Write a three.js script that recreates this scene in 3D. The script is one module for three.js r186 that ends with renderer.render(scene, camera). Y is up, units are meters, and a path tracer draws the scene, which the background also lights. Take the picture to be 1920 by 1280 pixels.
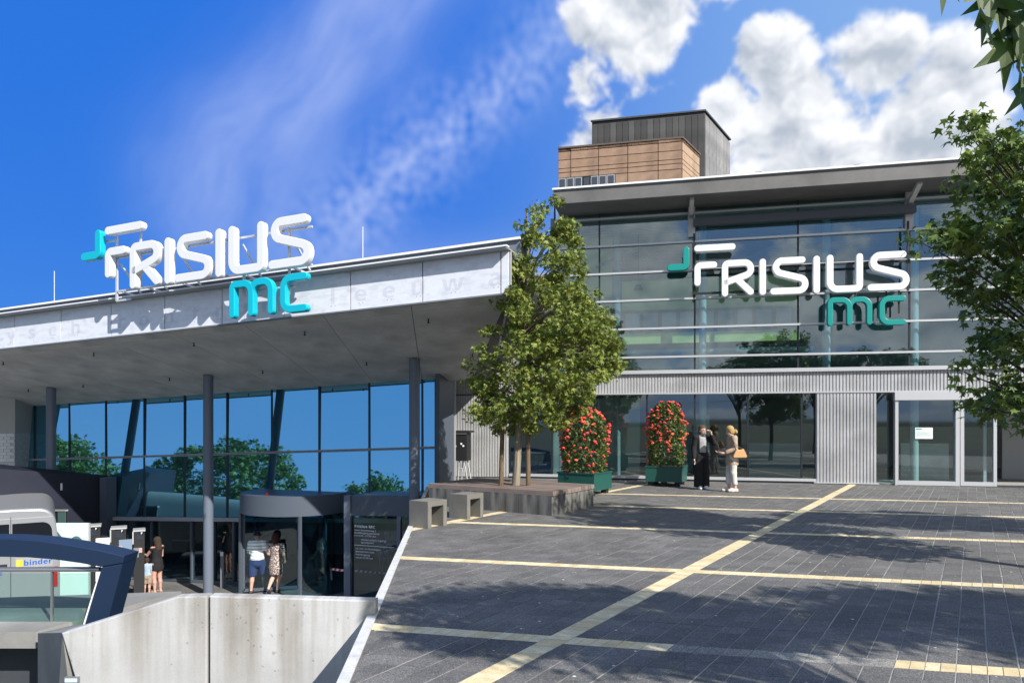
import * as THREE from 'three';
import { mergeGeometries } from 'three/addons/utils/BufferGeometryUtils.js';
import { ImprovedNoise } from 'three/addons/math/ImprovedNoise.js';

// ---------------------------------------------------------------- camera, sky, sun, exposure
const EYE = 1.77, FOC = 1280, HOR = 790;             // eye height, focal length and horizon row of the level, shifted lens
const scene = new THREE.Scene();
const camera = new THREE.PerspectiveCamera(53.13, 1.5, 0.1, 2000);
camera.position.set(0, EYE, 0);
camera.setViewOffset(1920, 1280, 0, -150, 1920, 1280);
const renderer = new THREE.WebGLRenderer({ antialias: true });
renderer.toneMapping = THREE.LinearToneMapping;
renderer.toneMappingExposure = 1.65;
renderer.shadowMap.enabled = true;

const SUN = new THREE.Vector3(0.53, 0.59, 0.61).normalize();
const sun = new THREE.DirectionalLight(new THREE.Color(1, 0.95, 0.87), 4.7);
sun.position.copy(SUN).multiplyScalar(60).add(new THREE.Vector3(0, 0, -12));
sun.target.position.set(0, 0, -12);
sun.castShadow = true; sun.shadow.mapSize.set(4096, 4096); sun.shadow.radius = 1;
Object.assign(sun.shadow.camera, { left: -45, right: 45, top: 45, bottom: -45, near: 1, far: 160 });
sun.name = 'sun';
scene.add(sun, sun.target);

const perlin = new ImprovedNoise();
const N = (x, y, z = 0) => perlin.noise(x, y, z);
const fbm = (x, y, z, o = 4, g = 0.5) => { let s = 0, a = 1, n = 0; for (let i = 0; i < o; i++) { s += a * perlin.noise(x, y, z + i * 7.3); n += a; a *= g; x *= 2.03; y *= 2.03; z *= 2.03; } return s / n; };
const clamp = (x, a = 0, b = 1) => Math.min(b, Math.max(a, x));
const sstep = (a, b, x) => { const t = clamp((x - a) / (b - a)); return t * t * (3 - 2 * t); };
const mix = (a, b, t) => a + (b - a) * t;
let seed = 12345;
const rnd = () => { seed |= 0; seed = seed + 0x6D2B79F5 | 0; let t = Math.imul(seed ^ seed >>> 15, 1 | seed); t = t + Math.imul(t ^ t >>> 7, 61 | t) ^ t; return ((t ^ t >>> 14) >>> 0) / 4294967296; };
const rr = (a, b) => a + (b - a) * rnd();

// sky: air, thin high cloud over one half, heaped cloud over the other (azimuth / elevation in degrees)
{
  const W = 2048, H = 1024, data = new Float32Array(W * H * 4);
  // heaps: azimuth, elevation, half width, half height, weight
  const heaps = [[23, 20, 6.5, 6.5, 1], [30, 18, 6.5, 6, 1], [17.5, 16, 4.6, 3.4, .95], [21, 26.4, 3.4, 2.6, .95], [27.6, 25, 3.4, 3, .9], [33.2, 20.5, 3.4, 5, .95], [12.6, 15, 3.0, 3, .9],
    [7, 20.5, 3.2, 3.6, .85], [5.4, 16, 3.4, 4, .85], [10.5, 30.5, 5.5, 3.6, .95], [16, 32, 3.4, 2.2, .6], [28, 13, 10, 4, 1], [36, 13, 4, 6, .8], [17.5, 24, 2.5, 2.4, .85], [6, 26.5, 2, 2, .55]];
  for (let j = 0; j < H; j++) {
    const el = (j + .5) / H * 180 - 90;
    const se = Math.sin(el * Math.PI / 180), ce = Math.cos(el * Math.PI / 180);
    for (let i = 0; i < W; i++) {
      const k = (j * W + i) * 4;
      const th = ((i + .5) / W - .5) * 2 * Math.PI;               // equirect: u = atan2(z, x) / 2pi + .5
      const x = Math.cos(th) * ce, z = Math.sin(th) * ce, y = se;
      const az = Math.atan2(x, -z) * 180 / Math.PI;
      const off = Math.abs(((az + 36 + 540) % 360) - 180), p = sstep(26, 66, off);   // deep blue on one side, paler on the other
      const low = Math.pow(1 - clamp(y, 0, 1), 5);
      let r = mix(.022, .21, p), g = mix(.165, .40, p), b = mix(.70, .79, p);
      r = mix(r, mix(.10, .45, p), low * .8); g = mix(g, mix(.32, .58, p), low * .8); b = mix(b, mix(.80, .85, p), low * .8);
      if (y > -.02) {
        // thin streaky cloud
        const t = 1 / (y + .18), cx = x * t, cz = z * t;
        const wsum = sstep(-42, -29, az) * (1 - sstep(2, 10, az));
        const back = Math.abs(az) > 60 ? .35 : 0;
        // two bands running up to the right
        const ax = az + 12, q1 = (ax * .80 - (el - 18) * .60) + 3.2 * fbm(az * .07, el * .07, 3, 3), q2 = (ax * .62 - (el - 17) * .80) + 3 * fbm(az * .09, el * .09, 8, 3);
        const along = ax * .6 + (el - 18) * .8;
        const b1 = Math.exp(-Math.pow((q1 + 7.6) / 4.8, 2)) * sstep(-16, -8, along) , b2 = Math.exp(-Math.pow((q2 + .6) / 3.0, 2)) * sstep(-10, -1, along), b3 = Math.exp(-Math.pow((el - 11.5) / 3.2, 2)) * sstep(-24, -10, az);
        const streak = .62 + .7 * fbm(q1 * .30, along * .10, 1.5, 5, .55), rip = .5 + .75 * fbm(az * .42, el * .42, 5.1, 4, .62) + .45 * N(az * 1.25, el * 1.15, 2);
        let ci = wsum * (b1 * .66 * clamp(streak) + b2 * .66 * clamp(rip) + b3 * .34) + back * clamp(fbm(cx * 1.2, cz * 1.2, 4, 5, .55) * 1.3) * .7;
        ci = clamp(ci) * sstep(0, .06, y);
        r = mix(r, .50, ci); g = mix(g, .60, ci); b = mix(b, .93, ci);
        // heaped cloud
        let d = 0;
        if (az > -6 && az < 48 && el < 48) {
          for (const h of heaps) { const e = ((az - h[0]) / h[2]) ** 2 + ((el - h[1]) / h[3]) ** 2; if (e < 6) d = Math.max(d, h[4] * (1.2 - e * .74)); }
          d = mix(-1, d, sstep(.5, 5, az));
          d = mix(d, fbm(cx * 1.4, cz * 1.4, 9, 5) * 2.2 + .75, sstep(38, 46, az));
        } else d = (fbm(cx * 1.1, cz * 1.1, 9, 5) * 2.4 + .75) * (az > 0 ? 1 : sstep(125, 165, -az)) - (az > 0 ? 0 : 1 - sstep(125, 165, -az));
        if (d > -.8) {
          const wx = fbm(az * .3, el * .3, 21, 3) * 1.6, n = fbm((az + wx) * .17, (el - wx) * .21, 11, 7, .68), n2 = fbm((az + wx) * .17 + .10, (el - wx) * .21 + .24, 11, 5, .6);
          const dens = d * 1.1 + n * 1.5 - .30;
          const a = sstep(-.02, .5, dens) * sstep(-.02, .04, y);
          const lit = clamp(.70 + (n - n2) * 1.9 - sstep(.25, 1.25, dens) * .22 + (az < 13 && el > 24 ? -.16 : 0));
          const cr = mix(.46, .95, lit), cg = mix(.52, .965, lit), cb = mix(.61, 1.0, lit);
          r = mix(r, cr, a); g = mix(g, cg, a); b = mix(b, cb, a);
        }
      } else { r = .16; g = .17; b = .16; }
      data[k] = r / 1.55; data[k + 1] = g / 1.55; data[k + 2] = b / 1.55; data[k + 3] = 1;
    }
  }
  const t = new THREE.DataTexture(data, W, H, THREE.RGBAFormat, THREE.FloatType);
  t.mapping = THREE.EquirectangularReflectionMapping; t.magFilter = THREE.LinearFilter; t.minFilter = THREE.LinearFilter; t.needsUpdate = true;
  scene.background = t; scene.environment = t;
}

// ---------------------------------------------------------------- helpers
const V = (x, y, z) => new THREE.Vector3(x, y, z);
const C = (r, g, b) => new THREE.Color().setRGB(r, g, b);
const used = {};
function numbered(n) { const k = used[n] = (used[n] ?? -1) + 1; return k ? n + '_' + String(k).padStart(3, '0') : n; }
function shade(o) { o.castShadow = true; o.receiveShadow = true; return o; }
function thing(name, label, category, pos = [0, 0, 0], turn = 0, group) {
  const o = new THREE.Group(); o.name = numbered(name); o.position.set(...pos); o.rotation.y = turn;
  o.userData = { label, category }; if (group) o.userData.group = group;
  scene.add(o); return o;
}
function structure(name, geo, mat, label, category) {
  const o = geo ? shade(new THREE.Mesh(geo, mat)) : new THREE.Group(); o.name = numbered(name);
  o.userData = { kind: 'structure', label, category }; scene.add(o); return o;
}
function part(parent, name, geo, mat, pos, rot, label) {
  const m = shade(new THREE.Mesh(geo, mat)); m.name = name;
  if (pos) m.position.set(...pos); if (rot) m.rotation.set(...rot); if (label) m.userData.label = label;
  parent.add(m); return m;
}
const geoCache = new Map();
function metreUV(g) {                                   // box-projected uv in metres
  const p = g.attributes.position, n = g.attributes.normal, uv = new Float32Array(p.count * 2);
  for (let i = 0; i < p.count; i++) {
    const ax = Math.abs(n.getX(i)), ay = Math.abs(n.getY(i)), az = Math.abs(n.getZ(i));
    if (ay >= ax && ay >= az) { uv[2 * i] = p.getX(i); uv[2 * i + 1] = p.getZ(i); }
    else if (ax >= az) { uv[2 * i] = p.getZ(i); uv[2 * i + 1] = p.getY(i); }
    else { uv[2 * i] = p.getX(i); uv[2 * i + 1] = p.getY(i); }
  }
  g.setAttribute('uv', new THREE.BufferAttribute(uv, 2)); return g;
}
function bx(w, h, d) {
  const k = [w, h, d].map((v) => v.toFixed(3)).join('x');
  if (!geoCache.has(k)) geoCache.set(k, metreUV(new THREE.BoxGeometry(w, h, d)));
  return geoCache.get(k);
}
function cyl(r0, r1, h, n = 16, open = false) { return new THREE.CylinderGeometry(r0, r1, h, n, 1, open); }
// hexahedron from 8 points: 0-3 front loop (seen from outside, anticlockwise), 4-7 the same loop at the back
function hexa(p) {
  const f = [[0, 1, 2, 3], [5, 4, 7, 6], [4, 0, 3, 7], [1, 5, 6, 2], [3, 2, 6, 7], [4, 5, 1, 0]], pos = [];
  for (const q of f) for (const i of [q[0], q[1], q[2], q[0], q[2], q[3]]) pos.push(...p[i]);
  const g = new THREE.BufferGeometry(); g.setAttribute('position', new THREE.Float32BufferAttribute(pos, 3)); g.computeVertexNormals();
  return metreUV(g);
}
function bar(a, b, r, n = 8) {                          // round bar between two points
  const A = V(...a), B = V(...b), d = B.clone().sub(A), g = new THREE.CylinderGeometry(r, r, d.length(), n);
  g.applyQuaternion(new THREE.Quaternion().setFromUnitVectors(V(0, 1, 0), d.clone().normalize())); const m = A.add(B).multiplyScalar(.5);
  g.translate(m.x, m.y, m.z); return g;
}
function sqbar(a, b, w, h) {                            // square bar between two points
  const A = V(...a), B = V(...b), d = B.clone().sub(A), g = new THREE.BoxGeometry(w, h, d.length());
  const m4 = new THREE.Matrix4().lookAt(V(0, 0, 0), d, V(0, 1, 0)); g.applyMatrix4(m4); const m = A.add(B).multiplyScalar(.5);
  g.translate(m.x, m.y, m.z); return metreUV(g);
}
function merge(list) { return mergeGeometries(list.map((g) => { const q = g.index ? g.toNonIndexed() : g.clone(); for (const k of Object.keys(q.attributes)) if (!['position', 'normal', 'uv'].includes(k)) q.deleteAttribute(k); return q; })); }
function pixels(size, f, repeat, srgb = true) {         // square tiling texture from a function of (u, v) in 0..1
  const d = new Uint8Array(size * size * 4);
  for (let j = 0; j < size; j++) for (let i = 0; i < size; i++) { const c = f(i / size, j / size, i, j), k = 4 * (j * size + i); for (let q = 0; q < 3; q++) d[k + q] = clamp(Array.isArray(c) ? c[q] : c) * 255; d[k + 3] = 255; }
  const t = new THREE.DataTexture(d, size, size); t.wrapS = t.wrapT = THREE.RepeatWrapping; t.magFilter = THREE.LinearFilter; t.minFilter = THREE.LinearMipmapLinearFilter; t.generateMipmaps = true;
  if (srgb) t.colorSpace = THREE.SRGBColorSpace; t.repeat.set(repeat, repeat); t.needsUpdate = true; return t;
}
const tileF = (u, v, f, z, o) => {                      // tiling fbm
  let s = 0, a = 1, n = 0; for (let i = 0; i < o; i++) { const c = f << i; const wx = u * c, wy = v * c;
    const q = (x, y) => N(x, y, z + i * 3.7), sx = u, sy = v;
    s += a * (q(wx, wy) * (1 - sx) * (1 - sy) + q(wx - c, wy) * sx * (1 - sy) + q(wx, wy - c) * (1 - sx) * sy + q(wx - c, wy - c) * sx * sy); n += a; a *= .6; } return s / n; };
const canvasTex = (w, h, draw) => { const c = document.createElement('canvas'); c.width = w; c.height = h; draw(c.getContext('2d'), w, h); const t = new THREE.CanvasTexture(c); t.colorSpace = THREE.SRGBColorSpace; return t; };

const mat = (r, g, b, rough = .7, o = {}) => new THREE.MeshStandardMaterial({ color: C(r, g, b), roughness: rough, ...o });
const phys = (r, g, b, rough, o = {}) => new THREE.MeshPhysicalMaterial({ color: C(r, g, b), roughness: rough, ...o });
const texFine = pixels(512, (u, v) => .86 + .28 * (rnd() - .5) + .22 * tileF(u, v, 8, 2, 4), 1);            // grain
const texBlotch = pixels(512, (u, v) => .84 + .34 * tileF(u, v, 3, 9, 5) + .05 * (rnd() - .5), .33);        // soft patches
const texSpeckle = pixels(1024, (u, v) => { const s = rnd(); return clamp(.66 + .46 * (s - .5) + (s > .97 ? .4 : 0) + .26 * tileF(u, v, 6, 5, 5)); }, .2);
const M = {
  fascia: mat(.66, .68, .72, .45, { metalness: .0, map: texBlotch }), whiteTrim: mat(.78, .79, .8, .4), soffit: mat(.80, .79, .78, .55, { map: texBlotch }), darkGrey: mat(.05, .055, .065, .5),
  midGrey: mat(.16, .17, .19, .5), column: mat(.12, .145, .19, .42), mullionDark: mat(.012, .018, .024, .4), alu: mat(.52, .53, .54, .38, { metalness: .35 }), aluDark: mat(.30, .31, .33, .45),
  anthracite: mat(.075, .092, .12, .42), black: mat(.01, .01, .012, .55), navy: mat(.010, .014, .035, .55, { map: texBlotch }),
  coated: phys(.20, .50, .66, .015, { metalness: .94 }), glass: phys(.76, .90, .91, .0, { transmission: 1, thickness: 0, ior: 1.85 }), upperGlass: phys(.68, .86, .90, .0, { transmission: 1, thickness: 0, ior: 2.15 }), doorGlass: phys(.50, .70, .76, .0, { transmission: 1, thickness: 0, ior: 1.8 }),
  clearGlass: phys(.80, .92, .90, .0, { transmission: 1, thickness: 0, ior: 1.6 }), frosted: phys(.70, .86, .84, .35, { transmission: .25, thickness: 0 }),
  letterWhite: mat(.70, .71, .73, .4), letterSide: mat(.55, .58, .6, .4), cyan: mat(.0, .42, .55, .38), teal: mat(.0, .24, .215, .4), galv: mat(.55, .57, .6, .4, { metalness: .3 }),
  corrug: mat(.58, .585, .59, .45, { metalness: .15, map: texBlotch }), eave: mat(.19, .185, .178, .55, { map: texBlotch }), eaveDark: mat(.13, .125, .12, .6), post: mat(.46, .45, .43, .5),
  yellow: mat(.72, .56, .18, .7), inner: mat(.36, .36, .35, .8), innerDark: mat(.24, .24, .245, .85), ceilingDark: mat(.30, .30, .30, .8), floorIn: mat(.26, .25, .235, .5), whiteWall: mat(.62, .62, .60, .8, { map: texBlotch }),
  concrete: mat(.30, .295, .28, .85, { map: texBlotch }), concreteOld: mat(.22, .21, .185, .9, { map: texBlotch }), greenBox: mat(.012, .075, .062, .4), soil: mat(.04, .03, .022, .95),
  steel: mat(.45, .46, .48, .3, { metalness: .8 }), blueSteel: mat(.006, .019, .050, .5), red: mat(.55, .04, .06, .6), rubber: mat(.015, .015, .016, .7), vanPaint: mat(.26, .27, .29, .35, { metalness: .2 }), vanGlass: phys(.01, .012, .016, .05, {}),
  navyBox: mat(.02, .035, .07, .5),
};
// pixel column / row of the measured photograph to plan coordinates (used to read positions off once, each at its own real distance)
const slope = (px) => (px - 960) / FOC;
const ground = (px, py, y = 0) => { const d = (EYE - y) * FOC / (py - HOR); return [slope(px) * d, y, -d]; };
const at = (px, py, d) => [slope(px) * d, EYE - (py - HOR) / FOC * d, -d];
// ---------------------------------------------------------------- ground and plaza
structure('ground', new THREE.CircleGeometry(900, 48).rotateX(-Math.PI / 2).translate(0, -4.6, 0), mat(.09, .11, .06, .95, { map: pixels(256, (u, v) => .8 + .5 * tileF(u, v, 4, 3, 5), 30) }), 'green flat land around the two buildings', 'ground');
const edgeX = (d) => -.723 - .0819 * d;                // the plaza's left edge
{
  const s = new THREE.Shape(); s.moveTo(edgeX(-14) - .005, 14); s.lineTo(60, 14); s.lineTo(60, -60); s.lineTo(edgeX(60), -60); s.closePath();
  const g = new THREE.ExtrudeGeometry(s, { depth: 4.5, bevelEnabled: false }); g.rotateX(Math.PI / 2); g.translate(0, -.075, 0); metreUV(g);
  structure('plaza_base', g, mat(.055, .056, .058, .9, { map: texSpeckle }), 'dark base slab and retaining wall under the paved square', 'paving');
  const k0 = V(edgeX(-14), 0, 14), k1 = V(edgeX(21.2), 0, -21.2);
  structure('kerb', hexa([[k0.x - .085, -.6, k0.z], [k0.x, -.6, k0.z], [k0.x, .012, k0.z], [k0.x - .085, .012, k0.z], [k1.x - .085, -.6, k1.z], [k1.x, -.6, k1.z], [k1.x, .012, k1.z], [k1.x - .085, .012, k1.z]]), mat(.74, .74, .72, .7, { map: texFine }), 'narrow white kerb along the left edge of the paved square', 'kerb');
}
{
  const e1 = [.9755, .22], e2 = [.56, -.8285];        // paving rows run along e1, columns along e2 (X, Z)
  const det = e1[0] * e2[1] - e1[1] * e2[0];
  const toAB = (x, z) => [(x * e2[1] - z * e2[0]) / det, (z * e1[0] - x * e1[1]) / det];
  const toXZ = (a, b) => [a * e1[0] + b * e2[0], a * e1[1] + b * e2[1]];
  const bOf = (px, py) => { const g = ground(px, py); return toAB(g[0], g[2])[1]; }, aOf = (px, py) => { const g = ground(px, py); return toAB(g[0], g[2])[0]; };
  const P0 = .2, rows = [bOf(1300, 1217), bOf(1500, 1080), bOf(1480, 1000), bOf(1500, 958), bOf(1500, 933.6)].sort((p, q) => p - q);
  const aS = (aOf(1590, 920) + aOf(1020, 1190)) / 2, a2 = (aOf(1240, 907) + aOf(820, 978)) / 2;
  const sh = (k) => aS + k * P0;                       // column k; column 0 is the broad yellow stripe
  const k2 = Math.round((a2 - aS) / P0);
  const plaza = structure('plaza', null, null, 'square paved in dark grey setts with yellow brick lines', 'paving');
  const sx = [edgeX(-1) + .004, edgeX(26) + .004], sq = (y) => [[sx[0], y, 1], [30, y, 1], [30, y, -26], [sx[1], y, -26]], slo = sq(-.07), shi = sq(-.0035);
  part(plaza, 'sand_bed', hexa([slo[0], slo[1], shi[1], shi[0], slo[3], slo[2], shi[2], shi[3]]), mat(.44, .425, .39, .95, { map: texFine }));
  const wob = (a, b) => .012 * N(a * .9, b * .22, 4) + .007 * N(a * 3, b * .8, 9);
  const cells = [];                                    // [a0, a1, b0, b1, kind]
  const bMax = 32, bMin = -2;
  const bands = []; let b = bMin; for (const r of rows) { bands.push([b, r - .1, 'dark']); bands.push([r - .1, r + .1, 'yellow']); b = r + .1; } bands.push([b, bMax, 'dark']);
  const inside = (x, z) => { const d = -z; return d > 1.6 && d < 21.6 - .2256 * x && x > edgeX(d) - .12 && x < .98 * d + 3; };
  for (const [b0, b1, kind] of bands) {
    const n = Math.max(1, Math.round((b1 - b0) / P0)), step = (b1 - b0) / n;
    for (let j = 0; j < n; j++) for (let k = -130; k < 130; k++) {
      const bb = b0 + j * step, c = toXZ(sh(k), bb + step / 2); if (!inside(c[0], c[1])) continue;
      const w = wob(sh(k), bb);
      if (k === 0 || k === k2) for (let q = 0; q < 2; q++) cells.push([sh(k) - P0 / 2 + .004 + w, sh(k) + P0 / 2 - .004 + w, bb + q * step / 2 + .003, bb + (q + 1) * step / 2 - .003, 'yellow']);
      else if (kind === 'yellow') for (let q = 0; q < 2; q++) { const pal = Math.abs(b0 + .1 - rows[0]) < .01 && k > 4 && k < 13; cells.push([sh(k) - P0 / 2 + q * P0 / 2 + .003, sh(k) - P0 / 2 + (q + 1) * P0 / 2 - .003, bb + .004, bb + step - .004, pal ? 'pale' : 'yellow']); }
      else { const wide = .0052 + .002 * N(k * 3.1, bb); cells.push([sh(k) - P0 / 2 + wide + w, sh(k) + P0 / 2 - wide + w, bb + .0012, bb + step - .0012, 'dark']); }
    }
  }
  for (const c of cells) { const m = toXZ((c[0] + c[1]) / 2, (c[2] + c[3]) / 2); const d = -m[1]; c.seen = d > 3.3 && Math.abs(m[0]) < .76 * d ? 1 / (d * d * d) : 0; }
  const prism = (c, y, gx = 0, gz = 0) => { const q = [[c[0], c[2]], [c[1], c[2]], [c[1], c[3]], [c[0], c[3]]].map(([a, bb]) => { const p = toXZ(a, bb), ex = edgeX(-p[1]) + .002; return [Math.max(p[0], ex) - gx, p[1] - gz]; });
    return hexa([[q[0][0], -.05, q[0][1]], [q[1][0], -.05, q[1][1]], [q[1][0], y, q[1][1]], [q[0][0], y, q[0][1]], [q[3][0], -.05, q[3][1]], [q[2][0], -.05, q[2][1]], [q[2][0], y, q[2][1]], [q[3][0], y, q[3][1]]]); };
  const tones = { dark: [[.285, .278, .266], [.25, .244, .234], [.32, .312, .30], [.27, .264, .254], [.30, .29, .275], [.235, .23, .222]], yellow: [[.84, .70, .42], [.78, .63, .36], [.88, .75, .48]], pale: [[.56, .54, .47], [.50, .48, .44]] };
  const names = { dark: 'paver', yellow: 'yellow_brick', pale: 'pale_brick' };
  for (const kind of ['dark', 'yellow', 'pale']) {
    const list = cells.filter((c) => c[4] === kind).sort((p, q) => q.seen - p.seen), mats = tones[kind].map((t) => mat(...t, .85, { map: kind === 'yellow' ? texFine : texSpeckle }));
    const buckets = mats.map(() => []);
    list.forEach((c, i) => {
      const t = Math.floor(rnd() * mats.length), y = rr(-.0012, .0012);
      if (i < 300) { const m = toXZ((c[0] + c[1]) / 2, (c[2] + c[3]) / 2); const g = prism(c, y, m[0], m[1]); const uv = g.attributes.uv; for (let q = 0; q < uv.count; q++) uv.setXY(q, uv.getX(q) + m[0], uv.getY(q) + m[1]); part(plaza, names[kind], g, mats[t], [m[0], 0, m[1]]); }
      else buckets[t].push(prism(c, y));
    });
    buckets.forEach((l, t) => { if (l.length) part(plaza, names[kind] + '_field', mergeGeometries(l), mats[t]).userData.kind = 'stuff'; });
  }
}

// ---------------------------------------------------------------- sign lettering (strokes with round ends)
const Sx = (x) => x;
function arc(cx, cy, r, a0, a1, n = 14) { const o = []; for (let i = 0; i <= n; i++) { const a = (a0 + (a1 - a0) * i / n) * Math.PI / 180; o.push([cx + r * Math.cos(a), cy + r * Math.sin(a)]); } return o; }
function esses(x0, x1, yt, yb, r) {                   // S between two bars
  const c1 = [x0 + r, yt + r], c2 = [x1 - r, yb - r], dx = c2[0] - c1[0], dy = c2[1] - c1[1], D = Math.hypot(dx, dy);
  const th = (Math.atan2(dy, dx) - Math.asin(2 * r / D)) * 180 / Math.PI;  // direction of the slanting stroke
  return [[x1 - 22, yt], ...arc(c1[0], c1[1], r, -90, -270 + th, 22), ...arc(c2[0], c2[1], r, -90 + th, 90, 22), [x0 - 18, yb]];
}
const STROKES = [
  ['corner_mark', 'mark', 25, [[[70, 241], ...arc(171, 216, 25, 90, 0, 6), [196, 112]]]],
  ['letter_bar', 'white', 25, [[[283, 105], [555, 105]]]],
  ['letter_f', 'white', 25, [[[284, 368], ...arc(310, 262, 26, 180, 270, 6), [413, 236]]]],
  ['letter_r', 'white', 25, [[[498, 457], ...arc(526, 259, 28, 180, 270, 6), ...arc(648, 279, 48, -90, 72, 20), [512, 372]], [[588, 350], [694, 452]]]],
  ['letter_i', 'white', 25, [[[786, 233], [786, 457]]]],
  ['letter_s', 'white', 25, [esses(885, 1102, 231, 457, 47)]],
  ['letter_i', 'white', 25, [[[1186, 231], [1186, 459]]]],
  ['letter_u', 'white', 25, [[[1284, 229], ...arc(1338, 405, 54, 180, 90, 10), ...arc(1470, 433, 26, 90, 0, 6), [1496, 229]]]],
  ['letter_s', 'white', 25, [esses(1594, 1822, 226, 457, 47)]],
  ['letter_m', 'mark', 20, [[[1286, 706], ...arc(1308, 560, 22, 180, 270, 6), ...arc(1370, 593, 55, -90, 0, 10), [1425, 706]], [[1426, 640], ...arc(1480, 593, 54, 180, 270, 10), ...arc(1512, 593, 55, -90, 0, 10), [1567, 706]]]],
  ['letter_c', 'mark', 20, [[[1803, 540], ...arc(1705, 590, 50, -90, -180, 10), ...arc(1705, 662, 50, 180, 90, 10), [1803, 712]]]],
];
function strokeShape(pts, r) {
  const L = [], R = [], n = pts.length;
  const dir = (i) => { const a = pts[Math.max(0, i - 1)], b = pts[Math.min(n - 1, i + 1)]; const l = Math.hypot(b[0] - a[0], b[1] - a[1]) || 1; return [(b[0] - a[0]) / l, (b[1] - a[1]) / l]; };
  const endDir = (i, j) => { const l = Math.hypot(pts[j][0] - pts[i][0], pts[j][1] - pts[i][1]); return [(pts[j][0] - pts[i][0]) / l, (pts[j][1] - pts[i][1]) / l]; };
  for (let i = 0; i < n; i++) { const t = i === 0 ? endDir(0, 1) : i === n - 1 ? endDir(n - 2, n - 1) : dir(i); L.push([pts[i][0] - t[1] * r, pts[i][1] + t[0] * r]); R.push([pts[i][0] + t[1] * r, pts[i][1] - t[0] * r]); }
  const cap = (i, t) => { const o = [], a0 = Math.atan2(t[0], -t[1]); for (let k = 1; k < 10; k++) { const a = a0 - Math.PI * k / 10; o.push([pts[i][0] + r * Math.cos(a), pts[i][1] + r * Math.sin(a)]); } return o; };
  const loop = [...L, ...cap(n - 1, endDir(n - 2, n - 1)), ...R.reverse(), ...cap(0, endDir(1, 0))];
  return loop;
}
// builds the sign's letters into a Group: map(x, y) gives local (x, y) metres of a design point
function signLetters(parent, map, depth, face, sideMat, scale, shear = 0) {
  for (const [name, kind, r, paths] of STROKES) {
    const gs = paths.map((p, k) => {
      const loop = strokeShape(p, r).map(([x, y]) => map(x, y)), s = new THREE.Shape(loop.map(([x, y]) => new THREE.Vector2(x, y)));
      const b = 4 * scale, g = new THREE.ExtrudeGeometry(s, { depth: depth - 2 * b - k * .006, bevelEnabled: true, bevelThickness: b, bevelSize: b, bevelOffset: -b, bevelSegments: 2, steps: 1 });
      g.translate(0, 0, b + k * .003); return g;
    });
    const g = mergeGeometries(gs); g.computeBoundingBox(); const c = g.boundingBox.getCenter(V(0, 0, 0)); g.translate(-c.x, -c.y, -c.z);
    part(parent, name, g, kind === 'mark' ? face[1] : face[0], [c.x, c.y, c.z], null, kind === 'mark' ? 'letter or mark in blue green' : undefined);
  }
}

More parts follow.
